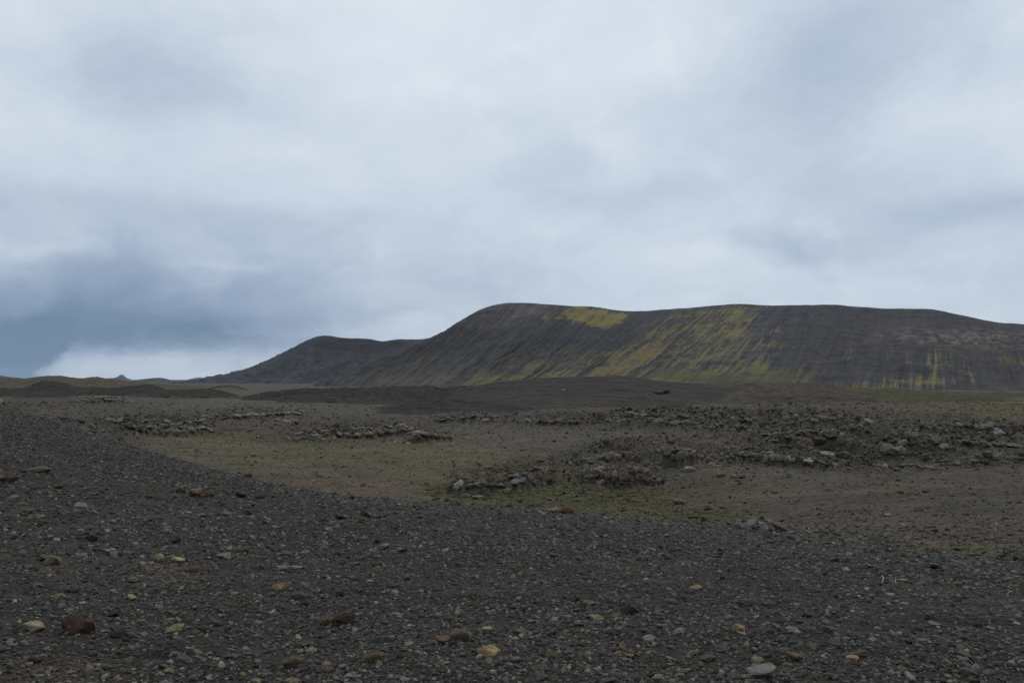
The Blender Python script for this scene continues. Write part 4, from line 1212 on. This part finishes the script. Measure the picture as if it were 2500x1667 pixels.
# ------------------------------------------------------------------ rock outcrops of the valley
OUT = [
    # label, rows of (x0, y0, x1, y1, blocks, block height px, tone)
    ('low ledge of pale grey blocks ending the moss hollow, nearest outcrop left of centre', [
        (1104, 1207, 1133, 1203, 1, 27, (104, 102, 98)), (1128, 1213, 1150, 1214, 1, 17, (88, 86, 82)), (1150, 1216, 1180, 1216, 1, 16, (96, 94, 90)), (1136, 1197, 1175, 1197, 2, 15, (84, 80, 74)), (1172, 1192, 1205, 1198, 2, 14, (78, 72, 66)),
        (1211, 1193, 1232, 1197, 1, 14, (104, 102, 98)), (1228, 1203, 1250, 1205, 1, 20, (88, 86, 82)), (1250, 1195, 1284, 1200, 2, 24, (92, 90, 86)), (1262, 1205, 1275, 1203, 1, 10, (84, 80, 74)), (1284, 1188, 1310, 1186, 2, 24, (88, 84, 78)), (1298, 1200, 1308, 1199, 1, 12, (100, 98, 94)),
        (1225, 1160, 1260, 1158, 2, 8, (84, 80, 76)), (1240, 1176, 1300, 1168, 4, 10, (86, 84, 80)), (1312, 1183, 1340, 1176, 2, 26, (86, 78, 72)), (1290, 1152, 1340, 1150, 4, 8, (84, 80, 76))]),
    ('brownish grey folded crag standing in moss at the middle of the valley', [
        (1425, 1130, 1500, 1128, 6, 12, (86, 84, 80)), (1480, 1125, 1518, 1128, 2, 24, (84, 77, 71)), (1430, 1140, 1500, 1142, 6, 12, (84, 82, 78)), (1455, 1162, 1545, 1172, 4, 26, (82, 76, 70)), (1460, 1186, 1495, 1186, 2, 26, (84, 78, 72)), (1495, 1190, 1535, 1190, 2, 28, (90, 82, 75)),
        (1520, 1160, 1590, 1165, 5, 18, (84, 79, 72)), (1550, 1178, 1600, 1182, 4, 16, (80, 74, 66)), (1410, 1160, 1460, 1172, 5, 10, (80, 78, 74)), (1590, 1172, 1616, 1176, 2, 10, (84, 78, 72)), (1420, 1150, 1450, 1148, 3, 9, (88, 86, 82))]),
    ('long jagged grey ledge running right from the folded crag', [
        (1520, 1114, 1560, 1117, 3, 14, (86, 78, 66)), (1545, 1128, 1570, 1128, 2, 12, (86, 80, 74)), (1572, 1134, 1606, 1137, 2, 24, (80, 76, 70)), (1600, 1136, 1640, 1138, 2, 32, (78, 72, 66)), (1636, 1136, 1668, 1138, 2, 32, (84, 79, 72)), (1668, 1128, 1695, 1134, 2, 22, (88, 84, 80)),
        (1700, 1122, 1780, 1124, 7, 14, (80, 78, 72)), (1760, 1118, 1850, 1114, 7, 14, (80, 80, 74)), (1850, 1114, 1900, 1122, 4, 18, (86, 86, 82)), (1885, 1133, 1905, 1135, 1, 16, (98, 98, 94)), (1900, 1134, 1925, 1134, 2, 16, (84, 84, 80)), (1920, 1128, 1970, 1134, 4, 16, (84, 82, 78)), (1966, 1140, 1990, 1141, 1, 22, (96, 94, 90)),
        (1600, 1106, 1700, 1104, 8, 8, (90, 88, 84)), (1990, 1132, 2060, 1136, 5, 12, (74, 72, 66)), (1690, 1138, 1760, 1138, 5, 9, (78, 74, 66))]),
    ('low rounded rock shelf left of centre with a dark undercut front', [
        (700, 1072, 760, 1076, 7, 10, (88, 86, 80)), (760, 1074, 820, 1074, 6, 11, (84, 82, 76)), (815, 1062, 860, 1062, 3, 12, (78, 76, 70)), (860, 1070, 905, 1072, 2, 16, (84, 82, 74)), (885, 1062, 930, 1062, 3, 12, (90, 84, 76)), (925, 1062, 1000, 1064, 5, 14, (80, 76, 68)),
        (980, 1052, 1034, 1052, 4, 9, (86, 80, 72)), (840, 1050, 990, 1048, 10, 8, (84, 82, 76)), (720, 1060, 820, 1054, 8, 7, (86, 82, 76))]),
    ('short ledge of upright brownish blocks right of the undercut rock shelf', [
        (1004, 1080, 1030, 1082, 1, 20, (86, 84, 80)), (1028, 1079, 1048, 1079, 1, 18, (84, 79, 72)), (1044, 1075, 1068, 1076, 2, 16, (88, 78, 68)), (1068, 1074, 1090, 1074, 2, 14, (94, 80, 70)), (1088, 1074, 1108, 1073, 2, 12, (92, 82, 74)), (964, 1080, 1000, 1082, 3, 7, (94, 86, 72))]),
    ('thin dark ledge far off above the middle of the pale plain', [
        (1064, 1028, 1120, 1030, 5, 7, (78, 74, 68)), (1120, 1026, 1212, 1027, 7, 11, (80, 76, 70)), (1180, 1018, 1240, 1016, 4, 6, (84, 80, 74))]),
    ('broken dark ledge across the far plain right of the knoll', [
        (1290, 1030, 1350, 1034, 5, 8, (78, 74, 68)), (1340, 1032, 1412, 1034, 5, 11, (76, 72, 66)), (1535, 1014, 1620, 1016, 6, 9, (80, 78, 72)), (1580, 1030, 1700, 1036, 9, 12, (78, 74, 68)), (1480, 1024, 1540, 1028, 4, 8, (80, 76, 70))]),
    ('wide belt of dark jagged lava along the right of the valley', [
        (1620, 1022, 1720, 1024, 8, 12, (78, 76, 70)), (1720, 1022, 1850, 1026, 10, 12, (74, 72, 66)), (1640, 1042, 1780, 1046, 9, 12, (72, 70, 62)), (1780, 1046, 1900, 1052, 9, 11, (74, 74, 66)), (1900, 1028, 2040, 1030, 11, 14, (76, 74, 70)), (2000, 1022, 2060, 1024, 4, 10, (90, 88, 82)), (2080, 1038, 2130, 1040, 3, 13, (92, 92, 88)),
        (1860, 1064, 1960, 1068, 8, 11, (74, 74, 66))]),
    ('steep brown rock face with a flat top at the right of the valley', [
        (1955, 1092, 1990, 1092, 1, 32, (62, 57, 51)), (1985, 1092, 2020, 1092, 1, 31, (58, 53, 48)), (2015, 1088, 2050, 1090, 1, 27, (62, 55, 50)), (2046, 1092, 2085, 1094, 2, 28, (84, 78, 70)), (1950, 1062, 2060, 1062, 9, 8, (88, 88, 84)), (1880, 1078, 1960, 1080, 6, 9, (78, 76, 68))]),
    ('mossy heap of tumbled boulders near the right edge', [
        (2174, 1060, 2250, 1070, 5, 15, (78, 78, 72)), (2160, 1105, 2215, 1108, 2, 22, (86, 86, 80)), (2230, 1062, 2300, 1074, 5, 14, (78, 78, 74)), (2280, 1095, 2320, 1100, 2, 16, (90, 90, 86)), (2340, 1086, 2420, 1092, 5, 13, (78, 78, 72)), (2400, 1060, 2460, 1062, 3, 18, (92, 92, 90)), (2420, 1090, 2500, 1096, 5, 12, (80, 80, 76)),
        (2440, 1120, 2500, 1126, 4, 14, (84, 84, 80)), (2200, 1140, 2320, 1146, 6, 10, (74, 72, 66)), (2300, 1126, 2400, 1130, 5, 10, (76, 74, 68)), (2330, 1040, 2420, 1046, 6, 9, (76, 76, 72))]),
    ('pale ridged rock hump where gravel meets the valley floor', [
        (1786, 1290, 1835, 1294, 2, 24, (84, 86, 86)), (1825, 1291, 1875, 1295, 2, 32, (102, 104, 104)), (1865, 1288, 1895, 1292, 2, 16, (84, 80, 74)), (1880, 1300, 1912, 1297, 2, 16, (92, 88, 82)), (1800, 1278, 1850, 1272, 2, 16, (90, 92, 92))]),
    ('spread of grey lava slabs in the left valley behind the slope', [
        (215, 1050, 300, 1062, 8, 12, (76, 76, 68)), (300, 1040, 380, 1048, 7, 11, (88, 88, 80)), (370, 1058, 450, 1064, 8, 13, (88, 86, 80)), (440, 1048, 520, 1054, 7, 11, (94, 92, 84)), (390, 1034, 500, 1036, 8, 9, (88, 86, 80)), (250, 1028, 380, 1032, 8, 8, (80, 80, 72))]),
    ('flat grey lava patch in front of the far left dark ridge', [
        (178, 978, 240, 980, 6, 8, (82, 82, 78)), (240, 978, 320, 980, 7, 9, (86, 86, 82)), (190, 970, 310, 970, 8, 6, (88, 88, 84))]),
    ('long low belt of stony slabs left of the undercut rock shelf', [
        (510, 1020, 600, 1022, 7, 8, (88, 84, 78)), (600, 1014, 730, 1012, 10, 8, (92, 88, 82)), (640, 1028, 740, 1030, 6, 7, (88, 82, 76))]),
    ('crumbling dark scarp on top of the smooth dark knoll', [
        (1443, 941, 1480, 944, 3, 13, (62, 59, 57)), (1480, 942, 1515, 942, 3, 22, (68, 64, 60)), (1508, 940, 1555, 942, 4, 12, (60, 57, 55)), (1450, 930, 1500, 928, 3, 8, (62, 58, 56))]),
    ('small dark crag at the right foot of the dark knoll', [
        (1350, 1002, 1400, 1004, 4, 12, (50, 46, 42)), (1395, 998, 1440, 1000, 3, 16, (54, 50, 46)), (1436, 996, 1460, 998, 2, 18, (66, 62, 58)), (1600, 958, 1640, 960, 3, 9, (58, 54, 50))]),
]
rr2 = random.Random(9)
k = 0


def surface_hit(X, Y):
    """like ground_hit but against everything built so far"""
    a, fy, fz = pix_dir(X, Y)
    ok, loc, *_ = SC.ray_cast(DG, Vector((0, 0, EYE)), Vector((float(a), float(fy), float(fz))).normalized())
    return (loc.x, loc.y, loc.z) if ok else None


for lab, rows in OUT:
    root = bpy.data.objects.new('rock_outcrop', None)
    COL.objects.link(root)
    tag(root, lab, 'rock outcrop', 'rock outcrops of the valley')
    far_top = 'knoll' in lab and 'far plain' not in lab
    kids = []
    for (x0, y0, x1, y1, n, hpx, tone) in rows:
        big = n <= 2
        n = n if big else int(n * 1.5)
        for j in range(n):
            f = (j + .5) / n
            X = x0 + (x1 - x0) * f + (rr2.uniform(-.4, .4) * (x1 - x0) / n if not big else 0)
            Y = y0 + (y1 - y0) * f + (rr2.uniform(-.35, .35) * hpx if not big else 0)
            wpx = abs(x1 - x0) / n * (rr2.uniform(1.1, 2.4) if not big else rr2.uniform(1.0, 1.25))
            hp = hpx * rr2.uniform(.45, .95) * (1 if big else .85)
            hit = ground_hit(X, Y)
            if far_top:
                dd = 215 if 'scarp' in lab else 158
                q = pix_point(X, Y, dd)
                hit = (float(q[0]), float(q[1]), float(q[2]))
            if hit is None:
                continue
            o = bpy.data.objects.new('rock_slab' if hp < .5 * wpx else 'rock_block', CRAGS[k % len(CRAGS)])
            COL.objects.link(o)
            k += 1
            x, y, z = hit
            wm, hm = wpx * y / F, hp * y / F
            if 'scarp' in lab:
                wm, hm = wm * .8, hm * .6
            dep = max(wm * rr2.uniform(.8, 1.2), hm * .8)
            o.scale = (wm * .52, dep * .52, hm * .68)
            if not far_top:
                z = float(ground_h(x, y + dep * .3))
            o.location = (x, y + dep * .35, z + hm * .12)
            o.rotation_euler = (rr2.uniform(-.2, .3), rr2.uniform(-.3, .3), rr2.uniform(-.6, .6))
            kk = 1.25 + rr2.uniform(-.25, .25)
            o.color = (*(alb(*tone) * kk), 1)
            kids.append(o)
    c = sum((o.location for o in kids), Vector()) / len(kids)
    c.z = min(o.location.z for o in kids)
    root.location = c
    for o in kids:
        o.parent = root
        o.location = o.location - c

# boulders lying loose on the valley floor
BOUL = [
    (1682, 1154, 30, 17, (112, 110, 104), 'slanting pale boulder lying just below the long jagged ledge'),
    (1757, 1164, 26, 18, (108, 90, 78), 'rounded pinkish tan boulder below the long jagged ledge'),
    (1792, 1167, 17, 11, (112, 108, 100), 'pale grey boulder right of the rounded pinkish tan boulder'),
    (1812, 1168, 20, 9, (66, 64, 48), 'dark mossy low boulder, rightmost of three below the ledge'),
    (2019, 1112, 36, 17, (104, 104, 98), 'large smooth pale boulder in front of the steep brown face'),
    (2044, 1107, 11, 8, (82, 80, 76), 'small grey boulder beside the large smooth pale boulder'),
    (1926, 1166, 16, 13, (86, 86, 80), 'grey upright boulder below the right end of the jagged ledge'),
    (1657, 1232, 32, 18, (84, 80, 72), 'dark rough boulder alone on the brown flat right of the moss'),
    (2012, 1232, 18, 9, (112, 112, 108), 'low pale boulder alone on the brown flat at the right'),
    (2031, 1302, 30, 18, (86, 80, 74), 'wedge shaped grey brown boulder at the edge of the gravel'),
    (1345, 1222, 24, 9, (84, 80, 74), 'low flat grey boulder on the near rim of the moss'),
    (1376, 953, 9, 5, (140, 140, 136), 'small white boulder on the smooth dark knoll'),
    (2190, 1150, 18, 10, (78, 78, 72), 'squat grey boulder below the heap near the right edge'),
    (2100, 1150, 16, 8, (86, 84, 78), 'flat grey boulder right of the jagged ledge end'),
    (1390, 1162, 14, 9, (92, 82, 76), 'small pinkish boulder left of the folded crag'),
    (1322, 1148, 16, 10, (104, 100, 94), 'small pale boulder above the low ledge of grey blocks'),
    (620, 1116, 15, 12, (112, 110, 106), 'rounded pale grey boulder on the left edge of the gravel bank'),
    (2260, 1202, 20, 8, (76, 74, 70), 'low dark boulder alone on the stony flat at the right'),
]
for X, Y, wpx, hpx, tone, lab in BOUL:
    hit = ground_hit(X, Y)
    if 'knoll' in lab:
        q = pix_point(X, Y, 182)
        hit = (float(q[0]), float(q[1]), float(q[2]))
    o = bpy.data.objects.new('boulder', CRAGS[k % len(CRAGS)])
    COL.objects.link(o)
    k += 1
    set_rock(o, hit, wpx, hpx, tone, rr2, sink=.2)
    if 'knoll' in lab:
        o.location = (hit[0], hit[1], hit[2] + .1)
    tag(o, lab, 'boulder', 'boulders on the valley floor')


# ------------------------------------------------------------------ loose gravel and scree
def scatter(name, x, y, size, cols, sub, nvar, mat, flat=(.45, .9), lift=.25, seed=3):
    g = np.random.default_rng(seed)
    n = len(x)
    shapes = [rock_shape(2000 + seed * 100 + i, sub, planes=10, sharp=12)[0] for i in range(nvar)]
    S = np.array(shapes)
    Fc = ICO[sub][1]
    nv = S.shape[1]
    V = S[g.integers(0, nvar, n)]
    sx = size * .5 * g.uniform(.8, 1.25, n)
    sy = size * .5 * g.uniform(.7, 1.1, n)
    sz = size * .5 * g.uniform(*flat, n)
    a = g.uniform(0, 2 * np.pi, n)
    tx, ty = g.normal(0, .22, n), g.normal(0, .22, n)
    vx, vy, vz = V[..., 0] * sx[:, None], V[..., 1] * sy[:, None], V[..., 2] * sz[:, None]
    wx = vx * np.cos(a)[:, None] - vy * np.sin(a)[:, None]
    wy = vx * np.sin(a)[:, None] + vy * np.cos(a)[:, None]
    wz = vz + wx * tx[:, None] + wy * ty[:, None]
    z = ground_h(x, y)
    co = np.stack([wx + x[:, None], wy + y[:, None], wz + (z + sz * lift)[:, None]], -1).reshape(-1, 3)
    faces = (Fc[None] + (np.arange(n) * nv)[:, None, None]).reshape(-1, 3)
    c = np.repeat(cols, nv, 0)
    me = np_mesh(name, co, faces, c, smooth=False)
    return tag(link(name, me, mat), kind='stuff')


def pick_cols(n, table, seed, jit=.22):
    g = np.random.default_rng(seed)
    p = np.array([t[0] for t in table], float)
    idx = g.choice(len(table), n, p=p / p.sum())
    c = np.array([alb(*t[1]) for t in table])[idx]
    return c * g.uniform(1 - jit, 1 + jit, (n, 1))


GT = [(38, (50, 51, 49)), (30, (64, 65, 63)), (18, (81, 81, 78)), (8, (99, 98, 92)), (5, (60, 53, 44)), (2, (80, 71, 55)), (.7, (70, 55, 45)), (8, (37, 37, 35))]


def polar(n, r0, r1, a0, a1, g, p=1.0):
    r = np.sqrt(g.uniform(r0 * r0, r1 * r1, n)) if p == 1.0 else np.exp(g.uniform(math.log(r0), math.log(r1), n))
    a = np.radians(g.uniform(a0, a1, n))
    return r * np.sin(a), r * np.cos(a)


def on_bank(x, y, edge=1.04):
    r = np.hypot(x, y)
    return r < crest_r(np.arctan2(x, y)) * edge * (1 + .10 * fbm(x * .4, y * .4, 4, 15))


gen_ = np.random.default_rng(77)
# fine gravel close by, coarser farther off
x, y = polar(190000, 1.2, 10.5, -58, 58, gen_, 2)
s = np.exp(gen_.normal(math.log(.0165), .45, len(x)))
s = np.clip(s, .008, .05)
keep = fbm(x * .9, y * .9, 4, 501) + .8 * fbm(x * .3, y * .3, 3, 511) > gen_.uniform(-.9, .12, len(x)) + .0
x, y, s = x[keep], y[keep], s[keep]
scatter('gravel', x, y, s, pick_cols(len(x), GT, 5), 1, 40, M_GRAVEL, seed=4)
x, y = polar(185000, 8.5, 36, -46, 46, gen_)
ok = on_bank(x, y)
x, y = x[ok], y[ok]
s = np.clip(np.exp(gen_.normal(math.log(.032), .42, len(x))), .016, .085)
keep = fbm(x * .5, y * .5, 3, 503) > gen_.uniform(-1.2, .2, len(x))
x, y, s = x[keep], y[keep], s[keep]
scatter('gravel', x, y, s, pick_cols(len(x), GT, 6), 1, 40, M_GRAVEL, seed=5)
# bigger pebbles, too many to count
x, y = polar(7800, 2.2, 34, -50, 50, gen_, 2)
ok = on_bank(x, y, .99)
x, y = x[ok], y[ok]
s = np.clip(np.exp(gen_.normal(math.log(.036), .32, len(x))), .018, .07)
scatter('pebbles', x, y, s, pick_cols(len(x), [(34, (60, 58, 54)), (28, (73, 71, 67)), (16, (94, 92, 86)), (10, (42, 42, 41)), (6, (66, 58, 50)), (3, (90, 80, 60)), (1.2, (116, 113, 106))], 8), 2, 40, M_GRAVEL, seed=6)
# stones of the valley floor, thick on the lava belts
x, y = polar(420000, 11, 210, -38, 38, gen_, 2)
ok = ~on_bank(x, y, 1.03)
x, y = x[ok], y[ok]
X, Y = to_pix(x, y, base_h(x, y))
_, rk = ledge_h(x, y)
m = np.clip(np.maximum(rubble_mask(X, Y), 1.3 * rk), 0, 1.2)
keep = gen_.random(len(x)) < .10 + .95 * m * (.5 + fbm(x * .15, y * .15, 3, 505))
x, y, m = x[keep], y[keep], m[keep]
r = np.hypot(x, y)
s = np.exp(gen_.normal(0, .5, len(x))) * (.035 + .0008 * r) * (1 + .6 * m + .5 * np.clip(rk[keep], 0, 1))
s = np.clip(s, .03, .9)
scatter('scree', x, y, s, pick_cols(len(x), [(36, (64, 61, 56)), (22, (77, 74, 68)), (22, (50, 48, 43)), (5, (96, 94, 88)), (6, (74, 63, 53)), (10, (60, 58, 42))], 9), 1, 40, M_GRAVEL, flat=(.4, .95), lift=.2, seed=7)


# moss cushions of the hollow and the green spots
x, y = polar(260000, 12, 150, -38, 38, gen_, 2)
ok = ~on_bank(x, y, 1.03)
x, y = x[ok], y[ok]
X, Y = to_pix(x, y, base_h(x, y))
mm = blobs(X, Y, MOSS) + blobs(X, Y, [(2200, 1338, 150, 7, .6), (2400, 1344, 140, 8, .65), (1980, 1318, 100, 6, .5), (1450, 1250, 200, 10, .5)])
keep = gen_.random(len(x)) < .5 * sstep(.3, 1.0, mm + .7 * fbm(x * .3, y * .3, 4, 507) + .4 * fbm(x * 1.2, y * 1.2, 3, 509))
x, y = x[keep], y[keep]
s = np.clip(np.exp(gen_.normal(0, .4, len(x))) * (.06 + .0024 * np.hypot(x, y)), .04, .5)
scatter('moss', x, y, s, pick_cols(len(x), [(40, (54, 53, 36)), (25, (61, 58, 40)), (20, (48, 48, 33)), (10, (68, 60, 42)), (5, (56, 59, 34))], 13, .3), 2, 40, M_GRAVEL, flat=(.2, .36), lift=-.15, seed=8)


# ------------------------------------------------------------------ dry grass tufts and twigs
def plain_material(name, rgb, rough=.9):
    m = bpy.data.materials.new(name)
    m.use_nodes = True
    nt = m.node_tree
    b = NB(nt)
    p = nt.nodes['Principled BSDF']
    p.inputs['Roughness'].default_value = rough
    p.inputs['Specular IOR Level'].default_value = .1
    pos = b.new('ShaderNodeNewGeometry').outputs['Position']
    n = b.noise(pos, 40, 3, .6)
    a = alb(*rgb)
    nt.links.new(b.ramp(n, [(.3, a * .55), (.5, a), (.7, a * 1.35)]), p.inputs['Base Color'])
    return m


M_GRASS = plain_material('dry_grass', (92, 84, 68))
M_TWIG = plain_material('bleached_wood', (132, 129, 122))


def tuft(X, Y, wpx, hpx, lab, n=260):
    x, y, z = ground_hit(X, Y)
    y += wpx * y / F * .3
    rad, hgt = wpx * y / F * .5, hpx * y / F * .9
    g = np.random.default_rng(int(X))
    co, fc, c = [], [], []
    for i in range(n):
        a, q = g.uniform(0, 2 * math.pi), math.sqrt(g.random()) * rad * .6
        bx, by = q * math.cos(a), q * math.sin(a)
        lean = g.uniform(.2, 1.0)
        a2 = a + g.normal(0, .7)
        L = hgt * g.uniform(.5, 1.1)
        w_ = .0011 + .0008 * g.random()
        px, py = -math.sin(a2) * w_, math.cos(a2) * w_
        ex, ey = math.cos(a2) * lean * L, math.sin(a2) * lean * L
        b0 = len(co)
        co += [(bx - px, by - py, -.01), (bx + px, by + py, -.01), (bx + ex * .4 - px, by + ey * .4 - py, L * .55), (bx + ex * .4 + px, by + ey * .4 + py, L * .55), (bx + ex, by + ey, L * .75)]
        fc += [(b0, b0 + 1, b0 + 3), (b0, b0 + 3, b0 + 2), (b0 + 2, b0 + 3, b0 + 4)]
    me = np_mesh('grass_tuft', np.array(co), np.array(fc), smooth=False)
    o = link('grass_tuft', me, M_GRASS)
    o.location = (x, y, float(ground_h(x, y)))
    tag(o, lab, 'grass tuft', 'dry grass tufts on the gravel')


for t_ in [
    (712, 1631, 52, 26, 'dry straw coloured grass tuft left of centre at the very bottom'),
    (910, 1620, 56, 26, 'pinkish dry grass tuft at the bottom between the mustard stone and the golden rock'),
    (800, 1530, 44, 34, 'dry grass tuft against the left side of the ridged reddish rock'),
    (1124, 1565, 56, 28, 'dry grass tuft behind the orange tan rock'),
    (590, 1352, 40, 18, 'sparse brownish grass tuft on the left right of the whitish fused stones'),
    (458, 1400, 60, 18, 'sparse brown grass tuft below the oval cream stone'),
    (2046, 1310, 34, 16, 'brown tufty plant in front of the wedge shaped boulder at the gravel edge'),
]:
    tuft(*t_)


def twig(pts, lab, rad=.0045):
    cu = bpy.data.curves.new('twig', 'CURVE')
    cu.dimensions = '3D'
    cu.bevel_depth = rad
    cu.bevel_resolution = 2
    for line in pts:
        sp = cu.splines.new('POLY')
        sp.points.add(len(line) - 1)
        for i, (X, Y) in enumerate(line):
            x, y, z = ground_hit(X, Y)
            z = float(ground_h(x, y))
            sp.points[i].co = (x, y, z + .035 + .02 * math.sin(i * 2.1), 1)
            sp.points[i].radius = 1.0 - .5 * i / len(line)
    o = bpy.data.objects.new('twig', cu)
    COL.objects.link(o)
    dg = bpy.context.evaluated_depsgraph_get()
    me = bpy.data.meshes.new_from_object(o.evaluated_get(dg))
    me.name = 'twig'
    bpy.data.objects.remove(o)
    o = link('twig', me, M_TWIG)
    tag(o, lab, 'twig', 'bleached twigs on the gravel')


def tp(l, x0=1800):
    return [(x0 + a * .3297, 1150 + b * .3297) for a, b in l]


twig([tp([(1105, 826), (1085, 828), (1072, 840), (1050, 844), (1030, 856)]), tp([(1085, 826), (1075, 816), (1060, 812)]), tp([(1055, 844), (1058, 856)])], 'white forked twig below the thin tan stone at the right')
twig([tp([(1176, 866), (1172, 848), (1160, 838), (1130, 832)])], 'thinner white twig just right of the white forked twig', .004)
twig([tp([(1695, 1440), (1705, 1450), (1745, 1448)])], 'tiny white curled twig at the lower right', .004)


# ------------------------------------------------------------------ the air: thin blue haze over the whole place
def build_haze():
    m = bpy.data.materials.new('haze')
    m.use_nodes = True
    nt = m.node_tree
    nt.nodes.clear()
    v = nt.nodes.new('ShaderNodeVolumePrincipled')
    v.inputs['Color'].default_value = (.66, .82, 1.0, 1)
    v.inputs['Density'].default_value = 3.2e-5
    v.inputs['Anisotropy'].default_value = 0.0
    out = nt.nodes.new('ShaderNodeOutputMaterial')
    nt.links.new(v.outputs[0], out.inputs['Volume'])
    bm = bmesh.new()
    bmesh.ops.create_cube(bm, size=1.0)
    for q in bm.verts:
        q.co = (q.co.x * 18400, q.co.y * 18400, -24 if q.co.z < 0 else 118)
    me = bpy.data.meshes.new('haze')
    bm.to_mesh(me)
    bm.free()
    tag(link('haze', me, m), kind='stuff')


build_haze()
